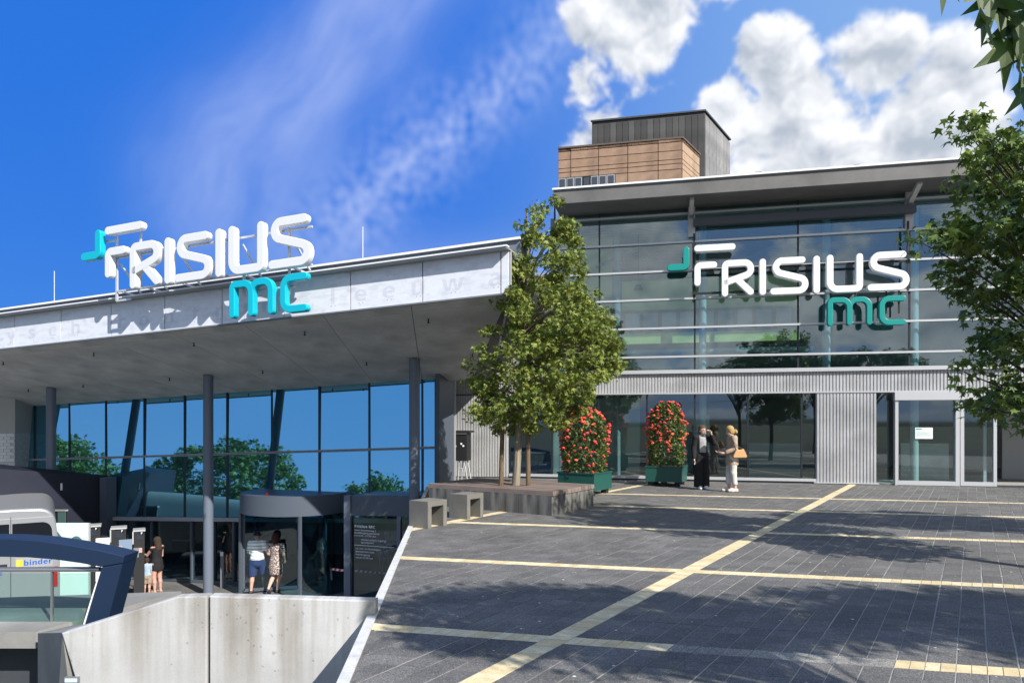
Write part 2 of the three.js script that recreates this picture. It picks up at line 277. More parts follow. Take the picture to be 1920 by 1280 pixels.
// ---------------------------------------------------------------- building with the grey ribbed front (right)
const BD = 21.4, BA = 12.71 * Math.PI / 180, bc = Math.cos(BA), bs = Math.sin(BA);
const bU = (px, w = 0) => { const m = slope(px); return (m * (BD - w * bc) + w * bs) / (bc + m * bs); };
const bD = (u, w = 0) => BD - u * bs - w * bc;
const bV = (px, py, w = 0) => EYE - (py - HOR) / FOC * bD(bU(px, w), w);
const bP = (u, v, w) => [u * bc - w * bs, v, -BD + u * bs + w * bc];
{
  const B = thing('entrance_hall', 'glazed hospital hall with grey ribbed cladding and overhanging grey roof behind the square', 'building', [0, 0, -BD], -BA);
  const box = (name, u0, u1, v0, v1, w0, w1, m, par = B, label) => part(par, name, bx(Math.abs(u1 - u0), Math.abs(v1 - v0), Math.abs(w1 - w0)), m, [(u0 + u1) / 2, (v0 + v1) / 2, (w0 + w1) / 2], null, label);
  const uL = bU(808), uTop = bU(1040), uR = bU(1500) + 22, vBand0 = bV(1500, 736), vBand1 = bV(1500, 697), vSill = bV(1500, 690);
  // ribbed sheet: profile along u
  const ribbed = (w, h, pitch = .088, dep = .022) => {
    const n = Math.round(w / pitch), st = w / n, pos = []; let pts = [];
    for (let i = 0; i < n; i++) { const x = -w / 2 + i * st; pts.push([x, 0], [x + st * .22, 0], [x + st * .32, dep], [x + st * .9, dep]); } pts.push([w / 2, 0]);
    for (let i = 0; i < pts.length - 1; i++) { const [x0, z0] = pts[i], [x1, z1] = pts[i + 1]; const a = [x0, -h / 2, z0], b = [x1, -h / 2, z1], c = [x1, h / 2, z1], d = [x0, h / 2, z0]; pos.push(...a, ...b, ...c, ...a, ...c, ...d); }
    const back = -.06, q = (a, b, c, d) => pos.push(...a, ...b, ...c, ...a, ...c, ...d);
    q([w / 2, -h / 2, back], [-w / 2, -h / 2, back], [-w / 2, h / 2, back], [w / 2, h / 2, back]);
    q([-w / 2, -h / 2, back], [-w / 2, -h / 2, 0], [-w / 2, h / 2, 0], [-w / 2, h / 2, back]); q([w / 2, -h / 2, 0], [w / 2, -h / 2, back], [w / 2, h / 2, back], [w / 2, h / 2, 0]);
    q([-w / 2, -h / 2, back], [w / 2, -h / 2, back], [w / 2, -h / 2, dep], [-w / 2, -h / 2, dep]); q([-w / 2, h / 2, dep], [w / 2, h / 2, dep], [w / 2, h / 2, back], [-w / 2, h / 2, back]);
    const g = new THREE.BufferGeometry(); g.setAttribute('position', new THREE.Float32BufferAttribute(pos, 3)); g.computeVertexNormals(); return metreUV(g);
  };
  const rib = (name, u0, u1, v0, v1, label) => part(B, name, ribbed(u1 - u0, v1 - v0), M.corrug, [(u0 + u1) / 2, (v0 + v1) / 2, .03], null, label);
  rib('ribbed_band', uL, uR, vBand0 + .035, vBand1, 'grey ribbed band above the ground floor windows');
  rib('ribbed_wall', uL, bU(953), .03, vBand0 - .0, 'ribbed wall panel behind the tree');
  rib('ribbed_wall', bU(1530), bU(1643), .05, vBand0 + .03, 'ribbed wall panel between window and door');
  box('flashing', bU(1530) - .06, bU(1643) + .06, .02, .05, -.04, .09, M.alu);
  box('sill', uL, uR, vBand1, vSill, -.12, .14, M.alu);
  box('head_trim', bU(953), uR, vBand0 - .012, vBand0 + .032, -.05, .075, M.alu);
  // left wing above the band, beside the tree
  box('wing_wall', uL, uTop - .1, vSill, bV(1040, 520), -.3, -.02, M.innerDark); box('wing_rail', uL, uTop - .1, vSill + .55, vSill + .62, -.02, .05, M.alu); box('wing_coping', uL, uTop - .1, bV(1040, 520), bV(1040, 512), -.35, .08, M.aluDark);
  // ---- upper glazing
  const mull = [1040, 1124, 1303, 1497, 1706].map((p) => bU(p)); for (let k = 1; k < 5; k++) mull.push(mull[4] + k * (mull[4] - mull[3]));
  const rowsV = [vSill, bV(1500, 664), bV(1500, 608), bV(1500, 552), bV(1500, 497), bV(1500, 442), bV(1500, 387), bV(1500, 352)];
  for (let i = 0; i + 1 < mull.length; i++) for (let j = 0; j + 1 < rowsV.length; j++)
    part(B, 'pane', bx(mull[i + 1] - mull[i] - .05, rowsV[j + 1] - rowsV[j] - .03, .012), M.upperGlass, [(mull[i] + mull[i + 1]) / 2, (rowsV[j] + rowsV[j + 1]) / 2, -.02], [rr(-.004, .004), rr(-.004, .004), 0]);
  for (const u of mull) box('mullion', u - .025, u + .025, vSill, rowsV[7], -.07, .0, M.mullionDark);
  rowsV.slice(1, 7).forEach((v) => box('transom', uTop, uR, v - .028, v + .028, .002, .06, M.alu));
  // ---- roof
  const eT = bV(1500, 322, 1.2), eB = bV(1500, 350, 1.2);
  const u0 = bU(1038, 1.2), u1 = uR + .5;
  part(B, 'roof', hexa([[u0, eB, 1.2], [u1, eB, 1.2], [u1, eT, 1.2], [u0, eT, 1.2], [u0, eB + .05, -9], [u1, eB + .05, -9], [u1, eT + .5, -9], [u0, eT + .5, -9]]), M.eave);
  box('gutter_lip', u0 - .03, u1, eT + .002, eT + .05, 1.14, 1.26, M.whiteTrim);
  box('soffit_board', u0 + .1, u1, rowsV[7] + .0, eB - .004, -.1, .18, M.eaveDark);
  for (const px of [1297, 1704]) {
    const u = bU(px); box('post', u - .1, u + .1, bV(px, px < 1500 ? 445 : 430), eB - .006, .0, .1, M.post);
    part(B, 'strut', sqbar([u - .02, bV(px, px < 1500 ? 402 : 383, .1), .1], [u - .02, eB - .02, .95], .12, .12), M.post);
    part(B, 'strut_knuckle', new THREE.SphereGeometry(.07, 10, 8), M.midGrey, [u, bV(px, px < 1500 ? 402 : 383, .1) - .05, .14]);
  }
  box('cable_rail', bU(1300), bU(1712), bV(1500, 416), bV(1500, 402), .14, .3, M.darkGrey);
  for (const px of [1413, 1588, 1780]) box('roof_anchor', bU(px) - .08, bU(px) + .08, eT + .05, eT + .12, 1.0, 1.1, M.darkGrey);
  // ---- ground floor glazing
  const gm = [955, 1035, 1122, 1213, 1303, 1403, 1504, 1531].map((p) => bU(p)), gb = .14, gt = vBand0 - .012;
  for (let i = 0; i + 1 < gm.length; i++) part(B, 'pane', bx(gm[i + 1] - gm[i] - .05, gt - gb - .02, .012), M.glass, [(gm[i] + gm[i + 1]) / 2, (gb + gt) / 2, -.06], [rr(-.003, .003), rr(-.003, .003), 0]);
  for (const u of gm) box('mullion', u - .024, u + .024, gb, gt, -.1, -.03, M.mullionDark);
  box('window_sill', gm[0], gm[7], .06, .139, -.12, .04, M.alu); box('plinth', uL, gm[7], -.02, .058, -.12, .0, M.darkGrey);
  // ---- door screen
  const dF = (name, a, b, v0, v1, w0 = -.1, w1 = .06, m = M.alu, par) => box(name, a, b, v0, v1, w0, w1, m, par);
  const d0 = bU(1681), d1 = bU(1795), d2 = bU(1867), d3 = bU(1960), dt = bV(1740, 750), dTop = vBand0 - .014;
  dF('door_header', d0 - .06, uR, dt + .002, dTop, -.08, .10);
  part(B, 'pane', bx(bU(1679) - bU(1645), gt - .1, .012), M.glass, [(bU(1645) + bU(1678)) / 2, gt / 2 + .04, -.3]);
  dF('jamb', d0 - .04, d0 + .04, .0, dt); dF('jamb', d1 - .05, d1 + .05, .0, dt); dF('bottom_rail', d0 + .042, d1 - .052, .015, .13);
  part(B, 'pane', bx(d1 - d0 - .1, dt - .14, .012), M.glass, [(d0 + d1) / 2, dt / 2 + .07, -.03]);
  const sl = new THREE.Group(); sl.name = 'sliding_door'; B.add(sl);
  dF('door_stile', d1 + .07, d1 + .16, .02, dt - .02, -.02, .05, M.alu, sl); dF('door_stile', d2 - .06, d2 + .02, .02, dt - .02, -.02, .05, M.alu, sl); dF('door_rail', d1 + .162, d2 - .062, .02, .13, -.018, .048, M.alu, sl); dF('door_rail', d1 + .162, d2 - .062, dt - .1, dt - .03, -.018, .048, M.alu, sl);
  part(sl, 'door_glass', bx(d2 - d1 - .24, dt - .26, .01), M.glass, [(d1 + d2) / 2 + .04, dt / 2 + .02, .015]);
  dF('door_sensor', d2 - .22, d2 + .08, dt - .11, dt - .05, .05, .12, M.black); dF('threshold', d0, uR, -.01, .012, -.5, .1, M.darkGrey);
  for (const px of [1896, 1915]) { const u = bU(px); dF('inner_door_frame', u - .03, u + .05, .0, dt - .1, -1.6, -1.54, M.aluDark); }
  dF('exit_plate', bU(1893), bU(1914), dt - .16, dt - .1, -.6, -.58, M.whiteTrim);
  // ---- inside
  box('floor', uL + .1, uR, -.06, -.006, -9, -.14, M.floorIn); box('upper_floor', uTop, uR, vBand0 + .05, vBand1 - .05, -8.5, -.12, M.inner); box('back_wall', uL + .1, uR, 0, eB, -9.2, -9, M.innerDark);
  box('side_wall', uTop - .15, uTop - .02, 0, eB - .02, -9, -.12, M.innerDark); box('side_wall', uR - .1, uR, 0, eB - .02, -9, -.12, M.innerDark); box('ceiling', uTop, uR, eB - .12, eB - .06, -9, -.12, M.ceilingDark);
  for (let k = 0; k < 26; k++) box('ceiling_rib', uTop, uR, eB - .16, eB - .125, -8.8 + k * .33, -8.7 + k * .33, M.innerDark);
  // yellow gallery block deep inside, with a window strip
  box('gallery_wall', bU(1166, -1.9), bU(1500, -1.9), bV(1300, 578, -1.9), bV(1300, 522, -1.9), -2.1, -1.9, M.yellow); box('gallery_front', bU(1160, -1.7), bU(1500, -1.7), bV(1300, 642, -1.7), bV(1300, 622, -1.7), -1.89, -1.7, M.yellow); box('gallery_floor', bU(1150, -1.7), bU(1520, -1.7), bV(1300, 662, -1.7), bV(1300, 656, -1.7), -4.5, -1.3, M.inner);
  box('gallery_wall', bU(1060, -2.4), bU(1148, -2.4), bV(1100, 680, -2.4), bV(1100, 450, -2.4), -2.6, -2.4, M.yellow); box('gallery_parapet', bU(1166, -2.4), bU(1330, -2.4), bV(1250, 690, -2.4), bV(1250, 672, -2.4), -2.5, -2.4, M.whiteWall);
  for (let k = 0; k < 9; k++) { const u = mix(bU(1170, -1.8), bU(1490, -1.8), k / 9); box('gallery_window', u + .05, u + .5, bV(1300, 618, -1.8), bV(1300, 584, -1.8), -2.0, -1.8, M.aluDark); }
  for (const px of [1157, 1318, 1550, 1715]) { const u = bU(px, -.9); part(B, 'pillar', cyl(.11, .11, eB - .2, 14), px === 1157 ? M.innerDark : M.post, [u, (eB - .2) / 2, -.9]); }
  for (const px of [1120, 1400]) part(B, 'roof_truss', sqbar([bU(px, -1.4), eB - 1.3, -1.4], [bU(px, -1.4) + 1.6, eB - .2, -3.2], .1, .1), M.midGrey);
  box('stair_rail', bU(1240, -2.2), bU(1300, -2.2), bV(1260, 575, -2.2), bV(1260, 570, -2.2), -2.2, -2.14, M.aluDark);
  // ground floor partitions and furniture read through the glass
  box('partition', bU(1055, -3), bU(1200, -3), 0, vBand0, -3.1, -3, M.inner); box('partition', bU(1240, -4), bU(1330, -4), 0, 1.9, -4.1, -4, M.whiteWall); box('counter', bU(1400, -3), bU(1500, -3), 0, 1.05, -3.4, -2.9, M.inner);
  box('table_top', bU(990, -1.2), bU(1025, -1.2), .74, .77, -1.6, -1, M.whiteTrim); box('table_leg', bU(1006, -1.3), bU(1010, -1.3), 0, .739, -1.33, -1.27, M.midGrey);
  box('cabinet', bU(1300, -1.6), bU(1330, -1.6), 0, 2.0, -1.9, -1.5, M.inner); box('partition', bU(1690, -2.4), bU(1780, -2.4), 0, 1.1, -2.5, -2.4, M.whiteWall); box('partition', bU(1880, -3), bU(2000, -3), 0, 2.2, -3.1, -3, M.inner);
  // pendant lamps in the hall
  for (const [px, py, w, l] of [[1197, 545, -2, 'dark bell shaped pendant lamp hanging behind the upper glass'], [1152, 528, -3, 'pale bell shaped pendant lamp close to the dark pillar']]) {
    const u = bU(px, w), v = bV(px, py, w), p = bP(u, v, w), t = thing('pendant_lamp', l, 'lamp', p, 0, 'pendant lamps in the hall');
    part(t, 'lamp_shade', new THREE.LatheGeometry([[.17, 0], [.17, .06], [.13, .17], [.06, .22], [.05, .36]].map((q) => new THREE.Vector2(...q)), 18), px < 1160 ? M.aluDark : M.darkGrey); part(t, 'cable', bar([0, .36, 0], [0, eB - .2 - v, 0], .008, 6), M.black);
  }
  // notice on the screen
  const nt = thing('notice_sheet', 'white notice with a teal heading stuck on the glass door screen', 'notice', bP(bU(1733), bV(1733, 812), .0), -BA);
  part(nt, 'sheet', bx(.44, .31, .004), M.whiteTrim, [0, 0, 0]);
  const tx = canvasTex(256, 180, (g, w, h) => { g.fillStyle = '#dfe8e6'; g.fillRect(0, 0, w, h); g.fillStyle = '#2e8b83'; g.fillRect(8, 10, 90, 22); g.fillStyle = '#4a5a5e'; for (let k = 0; k < 5; k++) g.fillRect(10, 62 + k * 20, 150 + (k * 53) % 80, 6); });
  part(nt, 'print', new THREE.PlaneGeometry(.43, .30), new THREE.MeshStandardMaterial({ map: tx, roughness: .6 }), [0, 0, .005]);

  // sign in front of the glass
  const sw = .42, sg = thing('hospital_sign', 'large white and teal letters reading FRISIUS mc fixed before the upper glass', 'sign', bP(0, 0, sw), -BA, 'hospital name signs');
  const sc = (bU(1703, sw) - bU(1251, sw)) / (1848 - 44), ox = bU(1251, sw) - 44 * sc, vy1 = bV(1345, 466, sw), vy2 = bV(1561, 612, sw), sy = (vy1 - vy2) / (726 - 105);
  signLetters(sg, (x, y) => [ox + x * sc, vy1 - (y - 105) * sy], .16, [M.letterWhite, M.teal], M.letterSide, sc);
  part(sg, 'rail', bx(bU(1706, sw) - bU(1300, sw), .06, .06), M.black, [(bU(1706, sw) + bU(1300, sw)) / 2, vy1 - (262 - 105) * sy, -.06]);
  part(sg, 'rail', bx(bU(1706, sw) - bU(1300, sw), .06, .06), M.black, [(bU(1706, sw) + bU(1300, sw)) / 2, vy1 - (440 - 105) * sy, -.06]);
  for (const px of [1302, 1706]) part(sg, 'hanger', bx(.05, 1.9, .05), M.black, [bU(px, sw), vy1 - (250 - 105) * sy + .1, -.12]);
  for (const dx of [1300, 1480, 1700, 1790]) part(sg, 'bracket', bx(.04, .62, .04), M.black, [ox + dx * sc, vy1 - (560 - 105) * sy, -.055]);
}

// ---------------------------------------------------------------- blocks rising behind the roof
{
  // back direction of these blocks, towards the far right
  const bk = [.56, -.8285];
  const blockFace = (px0, px1, d0, topPx, topPy, y0) => { const w = -(d0 - BD) / bc; const a = bU(px0, w), b = bU(px1, w), top = bV(topPx, topPy, w); const A = bP(a, y0, w), Bq = bP(b, y0, w); return { A, B: Bq, top, w }; };
  const cladPanels = (g, A, Bq, y0, y1, cols, rws, mats, gap, out, jit) => {     // panels on a face from A to B (plan), heights in rws
    const dx = Bq[0] - A[0], dz = Bq[2] - A[2], L = Math.hypot(dx, dz), ux = dx / L, uz = dz / L, nx = -uz, nz = ux;
    for (let i = 0; i + 1 < cols.length; i++) for (let j = 0; j + 1 < rws.length; j++) {
      const s0 = cols[i] * L + gap, s1 = cols[i + 1] * L - gap, h0 = mix(y0, y1, rws[j]) + gap, h1 = mix(y0, y1, rws[j + 1]) - gap, o = out + (jit ? rr(0, .006) : 0);
      const m = part(g, 'panel', bx(s1 - s0, h1 - h0, .06), mats[Math.floor(rnd() * mats.length)], [A[0] + ux * (s0 + s1) / 2 + nx * o, (h0 + h1) / 2, A[2] + uz * (s0 + s1) / 2 + nz * o]);
      m.rotation.y = Math.atan2(-uz, ux);
    }
  };
  const core = (g, name, A, Bq, y0, y1, len, m) => { const a2 = [A[0] + bk[0] * len, 0, A[2] + bk[1] * len], b2 = [Bq[0] + bk[0] * len, 0, Bq[2] + bk[1] * len];
    part(g, name, hexa([[A[0], y0, A[2]], [Bq[0], y0, Bq[2]], [Bq[0], y1, Bq[2]], [A[0], y1, A[2]], [a2[0], y0, a2[2]], [b2[0], y0, b2[2]], [b2[0], y1, b2[2]], [a2[0], y1, a2[2]]]), m); return [a2, b2]; };
  const even = (n) => Array.from({ length: n + 1 }, (_, i) => i / n);
  // dark block
  const D = thing('dark_tower_block', 'tall block clad in weathered dark grey vertical boards above the roof', 'building');
  const f = blockFace(1110, 1321, 44, 1321, 209, 0), dm = mat(.07, .068, .066, .8);
  const [, b2] = core(D, 'core', f.A, f.B, 0, f.top, 5.2, mat(.07, .068, .066, .9));
  const boards = [.055, .07, .085, .10, .065].map((k) => mat(k, k * .98, k * .96, .75, { map: texBlotch }));
  const dr = [0, .62, .80, .992];
  cladPanels(D, f.A, f.B, 0, f.top, even(18), dr, boards, .012, .03, true);
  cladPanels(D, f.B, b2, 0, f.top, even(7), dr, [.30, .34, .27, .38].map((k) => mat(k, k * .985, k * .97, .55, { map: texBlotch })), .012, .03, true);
  const [q0, q1] = [[f.A[0] - .1, 0, f.A[2] + .1], [f.B[0] + .05, 0, f.B[2] + .12]];
  core(D, 'coping', q0, q1, f.top + .002, f.top + .1, 5.4, M.darkGrey);
  // tan block in front of it
  const T = thing('tan_panel_block', 'sand coloured panel clad block with a strip of windows above the roof', 'building');
  const h = blockFace(1047, 1278, 36, 1278, 260, 0), tan = [[.42, .27, .18], [.40, .255, .165], [.44, .285, .19]].map((t) => mat(...t, .75, { map: texBlotch }));
  const [, t2] = core(T, 'core', h.A, h.B, 0, h.top, 2.6, mat(.12, .07, .045, .9));
  const winTop = bV(1150, 327, h.w), winBot = bV(1150, 360, h.w), wf = (1156 - 1047) / (1278 - 1047), H = h.top;
  const tr = [0, winBot / H, (winBot + .2) / H, winTop / H, (winTop + .28) / H, (winTop + .5) / H, (winTop + .95) / H, (winTop + 1.4) / H, (winTop + 1.62) / H, (H - .34) / H, (H - .16) / H, 1].filter((v, i, a) => i === 0 || v > a[i - 1] + .004);
  const fr = tr.filter((v) => v >= winTop / H - .001), lower = tr.filter((v) => v <= winTop / H + .001);
  const cols = [0, .105, .336, .574, .817, 1];
  cladPanels(T, h.A, h.B, 0, H, cols, fr, tan, .018, .03); cladPanels(T, h.A, h.B, 0, H, [wf, .574, .817, 1], lower, tan, .018, .03);
  cladPanels(T, h.B, t2, 0, H, [0, 1], tr, [mat(.50, .35, .235, .75, { map: texBlotch })], .018, .03);
  const ga = h.A, L = [h.B[0] - ga[0], h.B[2] - ga[2]];
  for (let k = 0; k < 7; k++) { const s0 = wf * k / 7, s1 = wf * (k + 1) / 7, mx = ga[0] + L[0] * (s0 + s1) / 2, mz = ga[2] + L[1] * (s0 + s1) / 2, wd = Math.hypot(...L) * wf / 7;
    const wn = part(T, 'window', bx(wd - .03, winTop - winBot, .08), k === 3 ? M.black : M.aluDark, [mx, (winTop + winBot) / 2, mz + .0], [0, -BA, 0]); part(wn, 'pane', bx(wd - .14, winTop - winBot - .12, .02), mat(.05, .06, .075, .08), [0, 0, .045]); }
  core(T, 'coping', [h.A[0] - .05, 0, h.A[2] + .1], [h.B[0] + .06, 0, h.B[2] + .1], H + .002, H + .09, 2.75, mat(.10, .07, .055, .7));
}
// ---------------------------------------------------------------- building with the broad canopy (left), on lower ground that rises to the right
const AX = -8.13, AD = 20.4, AA = 19.5 * Math.PI / 180, ac = Math.cos(AA), as = Math.sin(AA), AT = .0405, AG = -3.12;
const aU = (px, w = 0) => { const m = slope(px); return (m * (AD - w * ac) - AX + w * as) / (ac + m * as); };
const aD = (u, w = 0) => AD - u * as - w * ac;
const aV = (px, py, w = 0) => { const u = aU(px, w); return EYE - (py - HOR) / FOC * aD(u, w) - AT * u; };
const aP = (u, v, w) => [AX + u * ac - w * as, v + AT * u, -AD + u * as + w * ac];
const aGround = (px, py) => { let d = 19; for (let i = 0; i < 30; i++) { const X = slope(px) * d, Z = -d, u = (X - AX) * ac + (Z + AD) * as; d = (EYE - (AG + AT * u)) * FOC / (py - HOR); } const X = slope(px) * d, u = (X - AX) * ac + (-d + AD) * as; return [X, AG + AT * u, -d]; };
const aFloor = (X, Z) => AG + AT * ((X - AX) * ac + (Z + AD) * as);
function abox(par, name, u0, u1, v0, v1, w0, w1, m, label) {           // a box that follows the rise of the site along u
  const h = (u, v, w) => [u - (u0 + u1) / 2, v + AT * (u - (u0 + u1) / 2) - (v0 + v1) / 2, w - (w0 + w1) / 2];
  return part(par, name, hexa([h(u0, v0, w1), h(u1, v0, w1), h(u1, v1, w1), h(u0, v1, w1), h(u0, v0, w0), h(u1, v0, w0), h(u1, v1, w0), h(u0, v1, w0)]), m, [(u0 + u1) / 2, (v0 + v1) / 2 + AT * (u0 + u1) / 2, (w0 + w1) / 2], null, label);
}
function aquad(par, name, pts, th, m, label) {                         // slab from four (u, v, w) corners, thickness th upwards
  const c = [0, 1, 2].map((k) => pts.reduce((s, p) => s + p[k], 0) / 4), cy = c[1] + AT * c[0];
  const q = pts.map((p) => [p[0] - c[0], p[1] + AT * p[0] - cy, p[2] - c[2]]), up = q.map((p) => [p[0], p[1] + th, p[2]]);
  return part(par, name, hexa([q[0], q[1], up[1], up[0], q[3], q[2], up[2], up[3]]), m, [c[0], cy, c[2]], null, label);
}
{
  // ground of the forecourt
  const lo = -22, hi = 14; const gg = (u, w, y = 0) => aP(u, AG + y, w);
  const sheet = (u0, u1, w0, w1, y) => hexa([gg(u0, w1, y - .3), gg(u1, w1, y - .3), gg(u1, w1, y), gg(u0, w1, y), gg(u0, w0, y - .3), gg(u1, w0, y - .3), gg(u1, w0, y), gg(u0, w0, y)]);
  structure('forecourt', sheet(lo, hi, -8, 13, 0), mat(.34, .335, .325, .9, { map: texSpeckle }), 'grey paving in front of the canopy building', 'paving');
  const band = structure('footpath', null, null, 'band of light grey paving slabs beyond the concrete wall', 'path');
  const slabM = [.50, .46, .54].map((k) => mat(k, k * .99, k * .96, .85, { map: texFine }));
  for (let i = 0; i < 24; i++) for (let j = 0; j < 2; j++) { const u0 = -10 + i * .5, w0 = 2.0 + j * .7; part(band, 'slab', sheet(u0 + .006, u0 + .494, w0 + .006, w0 + .694, .012 + rr(0, .003)), slabM[Math.floor(rnd() * 3)]); }

  const A = thing('canopy_building', 'glass fronted hospital entrance under a broad grey canopy on slim columns', 'building', [AX, 0, -AD], -AA);
  const wc = 4.2, vs = aV(450, 727), vf = aV(450, 604, wc), fTop = aV(450, 537, wc), gTop = aV(450, 527, wc + .2), rTop = aV(450, 517, wc - .5);
  const uFl = -24, uFr = aU(956, wc), uBr = aU(893, 0), uBl = -18;
  // soffit panels
  const rake = (w) => Math.tan(.0) * w;
  const edge = (f, w) => mix(mix(uBl, uBr, f), mix(uFl, uFr, f), w / wc);
  const vAt = (w) => mix(vs, vf, w / wc);
  const NC = 16, ws = [-.6, 1.45, 3.8, wc];
  for (let i = 0; i < NC; i++) for (let j = 0; j < 3; j++) {
    const f0 = i / NC, f1 = (i + 1) / NC, w0 = ws[j] + .006, w1 = ws[j + 1] - .006, e = .007;
    aquad(A, 'soffit_panel', [[edge(f0, w1) + e, vAt(w1), w1], [edge(f1, w1) - e, vAt(w1), w1], [edge(f1, w0) - e, vAt(w0), w0], [edge(f0, w0) + e, vAt(w0), w0]], .03, M.soffit);
  }
  aquad(A, 'canopy_core', [[uFl, vf + .04, wc - .02], [uFr - .03, vf + .04, wc - .02], [uBr - .03, vs + .04, -1.2], [uBl, vs + .04, -1.2]], .55, M.innerDark);
  // fascia panels with the faint outlines of letters that were taken down
  const fx = [-72, 28, 120, 218, 322, 431, 548, 669, 801, 940].map((p) => aU(p, wc)), du = (fx[9] - fx[1]) / 8, joints = []; for (let k = -2; k <= 9; k++) joints.push(fx[1] + k * du); joints[joints.length - 1] = uFr;
  const uA = joints[0], uB = uFr;
  const ghosts = [['y', 22], ['s', 61], ['c', 99], ['h', 143], ['c', 230], ['o', 271], ['n', 318], ['t', 368], ['r', 411], ['u', 455], ['m', 510], ['l', 625], ['e', 677], ['e', 730], ['u', 785], ['w', 850], ['a', 930]];
  const ghost = canvasTex(2048, 128, (g, w, h) => {
    g.fillStyle = '#d6dae2'; g.fillRect(0, 0, w, h);
    for (let k = 0; k < 2600; k++) { g.fillStyle = `rgba(${rnd() < .5 ? '120,126,140' : '238,241,246'},${rr(.02, .07)})`; g.beginPath(); g.ellipse(rnd() * w, rnd() * h, rr(2, 22), rr(1, 10), 0, 0, 7); g.fill(); }
    g.font = 'bold 72px sans-serif'; g.textAlign = 'center'; g.fillStyle = 'rgba(122,130,150,0.17)';
    for (const [c, px] of ghosts) g.fillText(c, (aU(px, wc) - uA) / (uB - uA) * w, h * .80);
    g.fillStyle = 'rgba(60,60,70,.8)'; for (const [, px] of ghosts) for (const o of [-5, 6]) g.fillRect((aU(px, wc) - uA) / (uB - uA) * w + o, h * .84, 2, 2);
  });
  const ghostM = new THREE.MeshStandardMaterial({ map: ghost, roughness: .45 });
  for (let i = 0; i + 1 < joints.length; i++) {
    const a = joints[i] + .012, b = joints[i + 1] - .012, m = abox(A, 'fascia_panel', a, b, vf + .0, fTop, wc, wc + .03, ghostM), uv = m.geometry.attributes.uv, p = m.geometry.attributes.position;
    for (let q = 0; q < uv.count; q++) uv.setXY(q, (p.getX(q) + (a + b) / 2 - uA) / (uB - uA), (p.getY(q) - AT * p.getX(q)) / (fTop - vf) + .5);
  }
  abox(A, 'fascia_back', uFl, uFr, vf + .01, fTop - .005, wc - .015, wc - .003, M.darkGrey);
  abox(A, 'drip_edge', uFl, uFr, vf - .035, vf - .004, wc - .02, wc + .05, M.midGrey);
  abox(A, 'gutter', uFl, uFr + .02, fTop + .004, gTop - .03, wc - .25, wc + .24, M.aluDark);
  abox(A, 'gutter_lip', uFl, uFr + .03, gTop - .028, gTop, wc + .12, wc + .26, M.whiteTrim);
  abox(A, 'roof_upstand', uFl, uFr + .05, gTop - .1, rTop - .05, wc - .9, wc - .5, mat(.16, .18, .21, .5)); abox(A, 'roof_edge', uFl, uFr + .06, rTop - .048, rTop, wc - .95, wc - .44, M.whiteTrim);
  aquad(A, 'roof_deck', [[uFl, gTop - .02, wc - .92], [uFr, gTop - .02, wc - .92], [uBr, gTop - .05, -9], [uBl, gTop - .05, -9]], .06, M.midGrey);
  aquad(A, 'end_fascia', [[uFr - .02, vf + .01, wc - .02], [uFr + .03, vf + .01, wc - .02], [uBr + .03, vs + .01, -1.2], [uBr - .02, vs + .01, -1.2]], fTop - vf, M.fascia);
  for (const px of [505, 560, 855]) abox(A, 'roof_hatch', aU(px, wc - .2), aU(px, wc - .2) + .3, gTop - .02, gTop + .1, wc - .35, wc - .2, M.black);
  // sprinkler heads
  const spr = new THREE.LatheGeometry([[.0, -.085], [.03, -.085], [.012, -.05], [.012, -.01], [.03, 0]].map((p) => new THREE.Vector2(...p)), 10);
  for (const [list, w] of [[[[5, 690], [175, 675], [363, 658], [571, 637], [803, 613]], 3.4], [[[52, 732], [155, 726], [317, 712], [492, 697], [687, 684], [886, 660]], 1.25]])
    for (const [px] of list) { const u = aU(px, w); part(A, 'ceiling_sprinkler', spr, M.black, [u, vAt(w) + AT * u - .003, w]); }
  // ---- raked glazing: leans back as it rises
  const vb = aV(450, 973), vt = aV(450, 850), RK = .092, wAt = (v) => -(v - vb) * RK;
  const uGr = aU(817), gx = [28, 62, 130, 205, 283, 358, 437, 518, 606, 697, 792].map((p) => aU(p));
  const gu = []; { const st = (gx[10] - gx[2]) / 8; for (let k = -1; k <= 8; k++) gu.push(gx[2] + k * st); gu.unshift(gx[0]); gu.push(uGr); }
  const colOf = (u) => 960 + FOC * (AX + u * ac) / (AD - u * as), lean = (u, w) => aU(colOf(u), w) - u;
  const raked = (u0, u1, v0, v1, th, off, m, name, tilt = 0) => { const z = (v) => wAt(v) + off, c = [(u0 + u1) / 2, (v0 + v1) / 2, z((v0 + v1) / 2)];
    const h = (u, v, w) => { const U = u + lean(u, wAt(v < c[1] ? v0 : v1)); return [U - c[0], v - c[1] + AT * (U - c[0]), w - c[2]]; }; const t0 = z(v0), t1 = z(v1) + tilt;
    return part(A, name, hexa([h(u0, v0, t0), h(u1, v0, t0), h(u1, v1, t1), h(u0, v1, t1), h(u0, v0, t0 - th), h(u1, v0, t0 - th), h(u1, v1, t1 - th), h(u0, v1, t1 - th)]), m, [c[0], c[1] + AT * c[0], c[2]]); };
  for (let i = 0; i + 1 < gu.length; i++) for (const [v0, v1] of [[vb + .06, vt - .03], [vt + .03, vs - .02]]) raked(gu[i] + .02, gu[i + 1] - .02, v0, v1, .02, 0, M.coated, 'pane', rr(-.016, .016));
  for (const u of gu) raked(u - .02, u + .02, vb, vs, .1, .035, M.mullionDark, 'mullion');
  raked(gu[0], uGr, vt - .032, vt - .006, .1, .06, M.aluDark, 'transom'); raked(gu[0], uGr, vt + .006, vt + .032, .1, .06, M.aluDark, 'transom');
